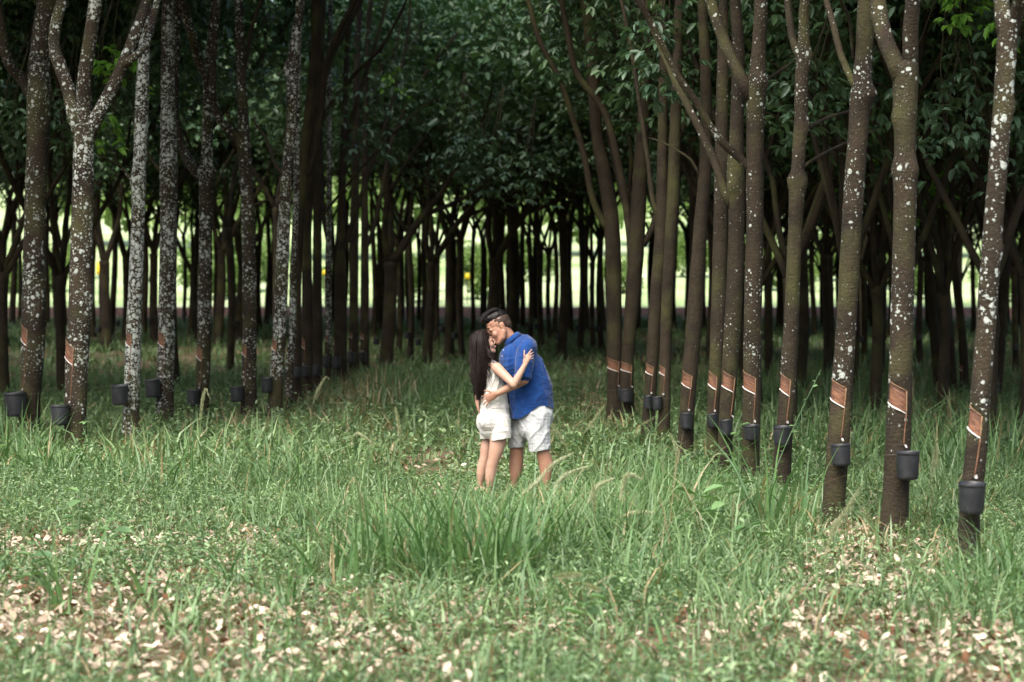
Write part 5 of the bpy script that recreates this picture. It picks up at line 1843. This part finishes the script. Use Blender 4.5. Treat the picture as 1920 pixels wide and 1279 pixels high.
# collar: a raised band round the neck, open at the front, with points
def strip(name, rows, mat, parent, thick=.004):
    """rows: list of lists of points (grid) -> thin double surface"""
    V, F = [], []
    nr, nc = len(rows), len(rows[0])
    for r_ in rows:
        V += [tuple(p) for p in r_]
    for i in range(nr - 1):
        for j in range(nc - 1):
            F.append((i * nc + j, i * nc + j + 1, (i + 1) * nc + j + 1, (i + 1) * nc + j))
    mb2 = MB(); mb2.add(V, F)
    me = mb2.mesh(name, mat)
    o = link(name, me)
    sm = o.modifiers.new('t', 'SOLIDIFY'); sm.thickness = thick; sm.offset = 0
    o.parent = parent
    o.matrix_parent_inverse = parent.matrix_basis.inverted()
    return o
nk0, nk1 = Q(962, 640, .03), Q(953, 627, .03)
nax = (nk1 - nk0).normalized()
ns = Vector((0, 1, 0)); nf = ns.cross(nax).normalized()
if nf.x > 0:
    nf = -nf
rows = []
for (h_, rr, fl) in ((-.01, .088, 0), (.03, .078, 0), (.052, .073, 0), (.050, .080, 0), (.010, .099, .012)):
    row = []
    for k in range(25):
        a = R(28) + (2 * math.pi - R(56)) * k / 24
        e_ = abs(k - 12) / 12
        drop = (e_ ** 6) * .045 if h_ == .012 else 0
        row.append(nk0 + nax * (h_ - drop - .012 * e_ ** 3) + nf * (math.cos(a) * rr * 1.02) + ns * (math.sin(a) * rr))
    rows.append(row)
strip('collar', rows, M_SHIRT, shirt)
# rolled cuff on the near sleeve
mb = MB()
cd = (c1 - sh).normalized()
mb.tube([c1 - cd * .012 + Vector((-.004, 0, 0)), c1 + cd * .018, c1 + cd * .047], [m(16.6), m(17.2), m(16.4)], 18, round_caps=False)
cuff = sculpt('cuff', mb, 0.006, 3, M_SHIRT, shirt, folds(22, .003))
# buttons
from mathutils.bvhtree import BVHTree
bv = BVHTree.FromPolygons([v.co for v in shirt.data.vertices], [tuple(p.vertices) for p in shirt.data.polygons])
for (x, y) in ((944, 656.5), (941.5, 668)):
    hit = bv.ray_cast(cam.location, (Q(x, y, 0) - cam.location).normalized())
    mb = MB()
    mb.ball(hit[0] if hit[0] is not None else bv.find_nearest(Q(x, y, -.1))[0], (.005, .004, .005), nu=8, nv=5)
    bo = mb.build('button', M_LATEX, None)
    bo.parent = shirt

# shorts
mb = MB()
mb.tube([Q(1001, 762, .03), Q(1002, 785, .03), Q(1000, 800, .02)], [(m(36), .185), (m(35), .185), (m(30), .17)], 18, side=(1, 0, 0), round_caps=True)
mb.tube([Q(1008, 778, -.06), Q(1006.5, 805, -.085), Q(1011, 828, -.1), Q(1014, 858, -.105)], [(m(27.5), .12), (m(25.5), .115), (m(20.5), .105), (m(18), .098)], 16, side=(1, 0, 0), round_caps=True)
mb.tube([Q(988, 778, .10), Q(976, 805, .12), Q(970, 828, .125), Q(966.5, 852, .125)], [(m(26), .12), (m(20), .11), (m(17), .1), (m(16), .095)], 16, side=(1, 0, 0), round_caps=True)
def shorts_cut(c):
    x, y = to_px(c.x, c.y, c.z)
    if c.y < D0 + 0.02 and x > 988:
        return y > 848.5 - (x - 996) * .19
    return y > 840 - (x - 952) * .05
shorts = sculpt('shorts', mb, 0.006, 4, M_SHORTS, man, lambda co, no: folds(20, .003, (.5, .8, 1.4), 4)(folds(11, .009, (.9, .8, .6), 12)(co, no), no), shorts_cut)
mb = MB()
pk = [Q(1019, 778, -.175), Q(1014, 790, -.195), Q(1012, 802, -.2)]
mb.tube(pk, [.003, .003, .003], 6)
mb.build('pocket_seam', M_SHORTS, None)
po = bpy.data.objects['pocket_seam']; po.parent = shorts

# hair: longer on top with a lifted front, cropped sides
def hair_cap(Lf, axs, k, spec, mat, name, parent, it=4, n=.003):
    mb = MB()
    for (a, b, d, r) in spec:
        mb.ball(Lf(a, b, d), tuple(q * k for q in r), axs)
    return sculpt(name, mb, 0.005, it, mat, parent, folds(60, n, (1, 1, 1), 5))
top = hair_cap(LM, axM, 1.14, [(-.012, 0, .08, (.092, .074, .066)), (.035, 0, .103, (.062, .066, .046)), (.075, 0, .112, (.034, .055, .028)), (.092, -.005, .120, (.02, .04, .018)), (-.05, 0, .07, (.055, .066, .062))], M_HAIR_M, 'hair', man)
mbh = MB()
rngh = np.random.default_rng(5)
for k in range(230):
    b = rngh.uniform(-.062, .062)
    a0 = rngh.uniform(-.05, .09)
    pts = []
    lift = rngh.uniform(.0, .012)
    for i in range(6):
        t = i / 5
        a = a0 + .055 * (t - .3) + .004 * math.sin(k + 5 * t)
        hgt = .152 - 1.6 * max(0.0, -a) ** 1.7 - 5.0 * b * b - .9 * max(0, a - .05) ** 1.3 + lift * math.sin(t * 3.0)
        pts.append(LM(a, b * (1 + .1 * t) + .003 * math.sin(k * 2 + 4 * t), hgt))
    mbh.tube(pts, [.0028, .003, .0028, .0024, .0018, .0008], 4, cap=False)
oh = mbh.build('hair_strands', M_HAIR_M, None); oh.parent = top
side_h = hair_cap(LM, axM, 1.14, [(-0.022, 0, .038, (.0885, .0785, .078)), (-.06, 0, .0, (.044, .06, .055)), (.006, 0, .058, (.046, .078, .036))], M_FADE, 'cropped_sides', top, 4, .0006)
# eyebrow, closed eye
def arc(name, Lf, pts, r, mat, parent, inv):
    mb = MB()
    mb.tube([Lf(*p) for p in pts], r, 6)
    o = mb.build(name, mat, None)
    o.parent = parent
    return o
IM = man.matrix_basis.inverted()
for b in (-1, 1):
    arc('eyebrow', LM, [(.097, .017 * b, .037), (.095, .034 * b, .042), (.080, .054 * b, .038)], [.0022, .0036, .0018], M_HAIR_M, bodyM, IM)
    arc('eyelashes', LM, [(.091, .022 * b, .012), (.0925, .034 * b, .009), (.084, .051 * b, .010)], [.0012, .0022, .0014], M_HAIR_M, bodyM, IM)
arc('lips', LM, [(.103, -.02, -.066), (.1105, 0, -.066), (.103, .02, -.066)], [.004, .0085, .004], M_LIPS, bodyM, IM)

def sandal(parent, hd, mat_strap, L=.27, w=.05, tilt=0.0):
    h, d = hd
    sd = Vector((-d.y, d.x, 0))
    mb = MB()
    outline = [(-.03, .55), (.0, .8), (.4, .75), (.75, 1.05), (.95, .8), (1.04, .3)]
    pts = [(t, w_) for t, w_ in outline] + [(t, -w_) for t, w_ in reversed(outline)]
    lo = [h + d * (L * t) + sd * (w * q) + Vector((0, 0, .0 + tilt * (1 - t))) for t, q in pts]
    hi = [p + Vector((0, 0, .018)) for p in lo]
    n = len(lo)
    mb.add(lo + hi, [tuple(range(n))[::-1], tuple(range(n, 2 * n))] + [(i, (i + 1) % n, n + (i + 1) % n, n + i) for i in range(n)])
    o = mb.build('sandal', M_SOLE, None, False)
    o.parent = parent; o.matrix_parent_inverse = parent.matrix_basis.inverted()
    mb = MB()
    t0 = h + d * (L * .8) + Vector((0, 0, .035))
    for b in (-1, 1):
        mb.tube([t0, h + d * (L * .62) + sd * (w * .55 * b) + Vector((0, 0, .058)), h + d * (L * .42) + sd * (w * .85 * b) + Vector((0, 0, .02 + tilt * .6))], [.006, .007, .006], 6)
    s = mb.build('strap', mat_strap, None)
    s.parent = o
sandal(man, hm1, M_SOLE)
sandal(man, hm2, M_SOLE)

# ---- woman -----------------------------------------------------------------
woman = link('person', None, None, Vector((Q(925, 937).x, D0, 0)))
tag(woman, 'long-haired woman in a white romper reaching up to kiss the man', 'person', 'couple embracing in the lane')
IW = woman.matrix_basis.inverted()
mb = MB()
hw = Q(905.5, 645, -.05)
fW = Vector((.86, .30, .36))
LW, axW = head(mb, hw, fW, Vector((-.33, .94, 0)), .97, .92)
mb.tube([LW(-.02, 0, -.04), Q(908, 668, -.04), Q(914, 684, -.03)], [m(9), m(8.5), m(11)], 12, round_caps=True)
mb.tube([Q(915, 683, -.03), Q(919, 700, -.03), Q(926, 725, -.04), Q(928, 745, -.04), Q(926, 772, -.03), Q(926, 800, -.03)],
        [(m(13), .145), (m(17), .13), (m(17), .105), (m(18), .10), (m(21), .11), (m(20), .11)], 16, side=(1, 0, 0), round_caps=True)
# near (right) arm up to his sleeve
s1, e1, w1 = Q(931, 688, -.165), Q(963.5, 718.5, -.35), Q(984, 682, -.355)
mb.tube([s1 + Vector((-.02, .03, 0)), s1, s1.lerp(e1, .55), e1], [m(9), m(10.2), m(8.6), m(7.2)], 12, round_caps=True)
mb.tube([e1, e1.lerp(w1, .35), e1.lerp(w1, .8), w1], [m(7.2), m(7.0), m(5.2), m(4.8)], 12, round_caps=True)
mb.tube([w1, Q(986, 674.5, -.355), Q(989, 667, -.345)], [(m(4.6), .02), (m(6.3), .017), (m(6.8), .015)], 12, side=(.8, 0, -.6), round_caps=True)
finger(mb, [Q(984.5, 675, -.36), Q(982.7, 667, -.365), Q(982.5, 661, -.36), Q(983.2, 655.5, -.352)], .0088)
finger(mb, [Q(988, 664.5, -.35), Q(991.5, 660, -.352), Q(994, 657, -.345), Q(996.5, 654, -.335)], .0076)
finger(mb, [Q(990, 666, -.347), Q(994.3, 662.3, -.347), Q(997, 660.6, -.338), Q(999.3, 659.2, -.325)], .0078)
finger(mb, [Q(991, 668.6, -.345), Q(995.3, 666.6, -.344), Q(998, 665.4, -.335), Q(1000.3, 664.6, -.322)], .0075)
finger(mb, [Q(991, 671.5, -.345), Q(994.8, 671, -.343), Q(997.4, 670.5, -.335), Q(999.6, 670.2, -.325)], .0068)
# far arm behind him
mb.tube([Q(922, 690, .11), Q(950, 694, .27), Q(978, 672, .33)], [m(9.5), m(7.5), m(5)], 12, round_caps=True)
mb.tube([Q(978, 672, .33), Q(986, 665, .31), Q(993, 660, .29)], [(.02, .016), (.034, .015), (.03, .012)], 10, side=(0, 0, 1), round_caps=True)
# legs, standing on tiptoe
mb.tube([Q(936, 800, -.10), Q(934, 828, -.11), Q(930, 845, -.115), Q(926, 860, -.12), Q(922.5, 872, -.115), Q(920.5, 884, -.11), Q(919, 898, -.11), Q(918, 912, -.11), Q(918, 919, -.11)],
        [m(14), m(15.5), m(13.6), m(11), m(11), m(10.6), m(9), m(5.4), m(5.2)], 28, round_caps=True)
mb.tube([Q(917, 800, .06), Q(913, 828, .05), Q(911, 845, .05), Q(909, 858, .05), Q(904.5, 874, .05), Q(901.5, 890, .05), Q(900, 904, .05), Q(899, 911, .05)],
        [m(10), m(10), m(11), m(9.8), m(10), m(8.8), m(5.6), m(5)], 28, round_caps=True)
def tiptoe(mb, ankle, d, lift, L=.225, w=.038):
    d = d.normalized(); sd = Vector((-d.y, d.x, 0))
    heel = ankle + Vector((-.03 * d.x, -.03 * d.y, -.045))
    ball_ = Vector((ankle.x, ankle.y, 0)) + d * .12 + Vector((0, 0, .028))
    mb.tube([heel, ankle + d * .03 - Vector((0, 0, .035)), ball_], [(w * .75, .03), (w * .85, .032), (w * 1.05, .02)], 12, side=tuple(sd), round_caps=True)
    for k in range(5):
        b0 = ball_ + sd * ((k - 2) * w * .43)
        finger(mb, [b0, b0 + d * (.045 - .005 * abs(k - 1)) - Vector((0, 0, .012))], .0092 if k != 1 else .011)
    return Vector((heel.x, heel.y, 0)), d
hw1 = tiptoe(mb, Q(918, 919, -.11), Vector((.75, -.55, 0)), .07)
hw2 = tiptoe(mb, Q(899, 911, .05), Vector((.9, -.2, 0)), .1)
bodyW = sculpt('body', mb, 0.0044, 5, M_SKIN_F, woman)

mb = MB()
tw = [(686, 906, 932, .125), (694, 903, 936, .145), (708, 906, 940, .145), (725, 906, 947, .135), (740, 903, 952, .13), (755, 901, 953.5, .135), (770, 898, 955.5, .15), (785, 895.5, 957.5, .158), (797, 897, 958, .16)]
mb.tube([Q((a + b) / 2, y, -.035) for (y, a, b, dv) in tw], [(m(b - a) / 2, dv) for (y, a, b, dv) in tw], 20, side=(1, 0, 0), round_caps=True)
# seat and the two short legs
mb.ball(Q(921, 787, -.115), (m(25), .105, m(24)))
mb.ball(Q(909, 790, .02), (m(15.5), .11, m(23)))
mb.tube([Q(938, 790, -.10), Q(939.5, 808, -.115), Q(940.5, 835, -.12)], [(m(19.5), .115), (m(19.5), .11), (m(19.3), .108)], 16, side=(1, 0, 0), round_caps=True)
mb.tube([Q(913, 792, .04), Q(912, 808, .05), Q(911.5, 835, .05)], [(m(16), .11), (m(13.5), .105), (m(11.5), .1)], 16, side=(1, 0, 0), round_caps=True)
def romper_cut(c):
    x, y = to_px(c.x, c.y, c.z)
    if c.y < D0 - 0.02 and x > 917:
        return y > 826.5 - max(0, x - 925) * .17
    if y > 823:
        return True
    return y < 681
rf1, rf2 = folds(11, .007, (1, 1, .5), 21), folds(26, .002, (.7, .7, 1.2), 2)
romper = sculpt('romper', mb, 0.0055, 3, M_ROMPER, woman, lambda co, no: rf2(rf1(co, no), no), romper_cut)
mb = MB()
mb.tube([Q(930, 694, -.175), Q(925, 683, -.165), Q(920, 677.5, -.12), Q(914, 679, -.05), Q(910, 690, -.02)], [(.014, .005)] * 5, 8, side=(1, 0, 0))
o = mb.build('shoulder_strap', M_ROMPER, None); o.parent = romper
mb = MB()
mb.tube([Q((a + b) / 2 + math.cos(t) * (b - a) / 2, 763, -.035 - math.sin(t) * .143) for a, b, t in [(899, 955, 2 * math.pi * k / 36) for k in range(37)]], [.0035] * 37, 6)
o = mb.build('waist_seam', M_ROMPER, None); o.parent = romper

# long wavy hair: a core mass and several hundred tapered locks
def prof(y):
    ys = [620, 628, 645, 658, 680, 703, 726, 746]
    xl = [897, 886, 880.5, 880, 880.5, 883, 889, 894]
    xr = [908, 913, 917.5, 921, 921, 913.5, 910, 903]
    return np.interp(y, ys, xl), np.interp(y, ys, xr)
mb = MB()
rows_ = [(630, .07), (640, .085), (655, .09), (675, .085), (700, .075), (722, .055), (738, .03)]
mb.tube([Q(sum(prof(y)) / 2 - 1.5, y, -.085) for y, dv in rows_], [(m(prof(y)[1] - prof(y)[0]) / 2 * .82, dv * .86) for y, dv in rows_], 16, side=(1, 0, 0), round_caps=True)
mb.ball(LW(-.022, 0, .05), (.098, .079, .084), axW)
mb.ball(LW(.022, 0, .066), (.068, .08, .07), axW)
core = sculpt('hair', mb, 0.006, 4, M_HAIR_F, woman, folds(24, .004, (2.2, 2.2, .5), 7))
rng = np.random.default_rng(77)
mb = MB()
for k in range(760):
    s_ = rng.random()
    layer = rng.random()
    y0 = 622 + 18 * rng.random() + 10 * abs(s_ - .5)
    y1 = 706 + 46 * rng.random() - 14 * abs(s_ - .35)
    if k < 60:
        y0, s_ = 620 + 4 * rng.random(), .3 + .7 * rng.random()
    n = 22
    bk = int(s_ * 8)
    ph, fr, am = bk * 2.3 + rng.normal(0, .35), 11 + (bk % 3) * 2.2 + rng.normal(0, .3), 2.8 + 3.0 * rng.random()
    pts = []
    for i in range(n):
        t = i / (n - 1)
        y = y0 + (y1 - y0) * t
        a, b = prof(y)
        ss = np.clip(s_ + .06 * math.sin(ph + 2.2 * t), 0.0, 1.0)
        x = a + (b - a) * ss + am * t * math.sin(ph + fr * t) * (1 if .05 < ss < .95 else .6)
        dv = np.interp(y, [622, 640, 655, 700, 722, 746], [.05, .087, .095, .085, .07, .05])
        v = -.085 - dv * math.sqrt(max(0.0, 1 - (2 * ss - 1) ** 2)) - .004 * layer - m(am * t * .8 * math.cos(ph + fr * t))
        pts.append(Q(x, y, v))
    r0 = .0030 + .0036 * rng.random()
    mb.tube(pts, [r0 * (1 - .75 * (i / (n - 1)) ** 2) for i in range(n)], 5, cap=False)
# locks falling over the near shoulder towards him
for k in range(46):
    ph = rng.random() * 6.28
    y0 = 650 + 12 * rng.random()
    ex, ey = 925 + 12 * rng.random(), 668 + 10 * rng.random()
    pts = []
    for i in range(12):
        t = i / 11
        x = 914 + (ex - 914) * t + 1.2 * math.sin(ph + 7 * t)
        y = y0 + (ey - y0) * t ** .8
        pts.append(Q(x, y, -.15 - .03 * math.sin(t * 3) - .01 * rng.random()))
    mb.tube(pts, [.004 * (1 - .7 * i / 11) for i in range(12)], 5, cap=False)
# loose strands on the shoulder blade
for k in range(40):
    ph = rng.random() * 6.28
    x0, y0 = 905 + 12 * rng.random(), 668 + 14 * rng.random()
    pts = []
    for i in range(14):
        t = i / 13
        pts.append(Q(x0 + 6 * t + 2.6 * math.sin(ph + 6 * t), y0 + (34 + 10 * math.sin(ph)) * t, -.185 + .004 * math.sin(ph * 3 + 5 * t)))
    mb.tube(pts, [.0024 * (1 - .7 * i / 13) for i in range(14)], 4, cap=False)
o = mb.build('hair_locks', M_HAIR_F, None); o.parent = core
for b in (-1, 1):
    arc('eyebrow', LW, [(.09, .017 * b, .037), (.09, .034 * b, .041), (.075, .05 * b, .037)], [.002, .0032, .0016], M_HAIR_F, bodyW, IW)
    arc('eyelashes', LW, [(.091, .022 * b, .010), (.092, .034 * b, .006), (.083, .049 * b, .009)], [.0016, .003, .002], M_HAIR_F, bodyW, IW)
arc('lips', LW, [(.103, -.018, -.066), (.11, 0, -.066), (.103, .018, -.066)], [.004, .009, .004], M_LIPS, bodyW, IW)
sandal(woman, hw1, M_STRAP, .22, .042)
sandal(woman, hw2, M_STRAP, .22, .042)
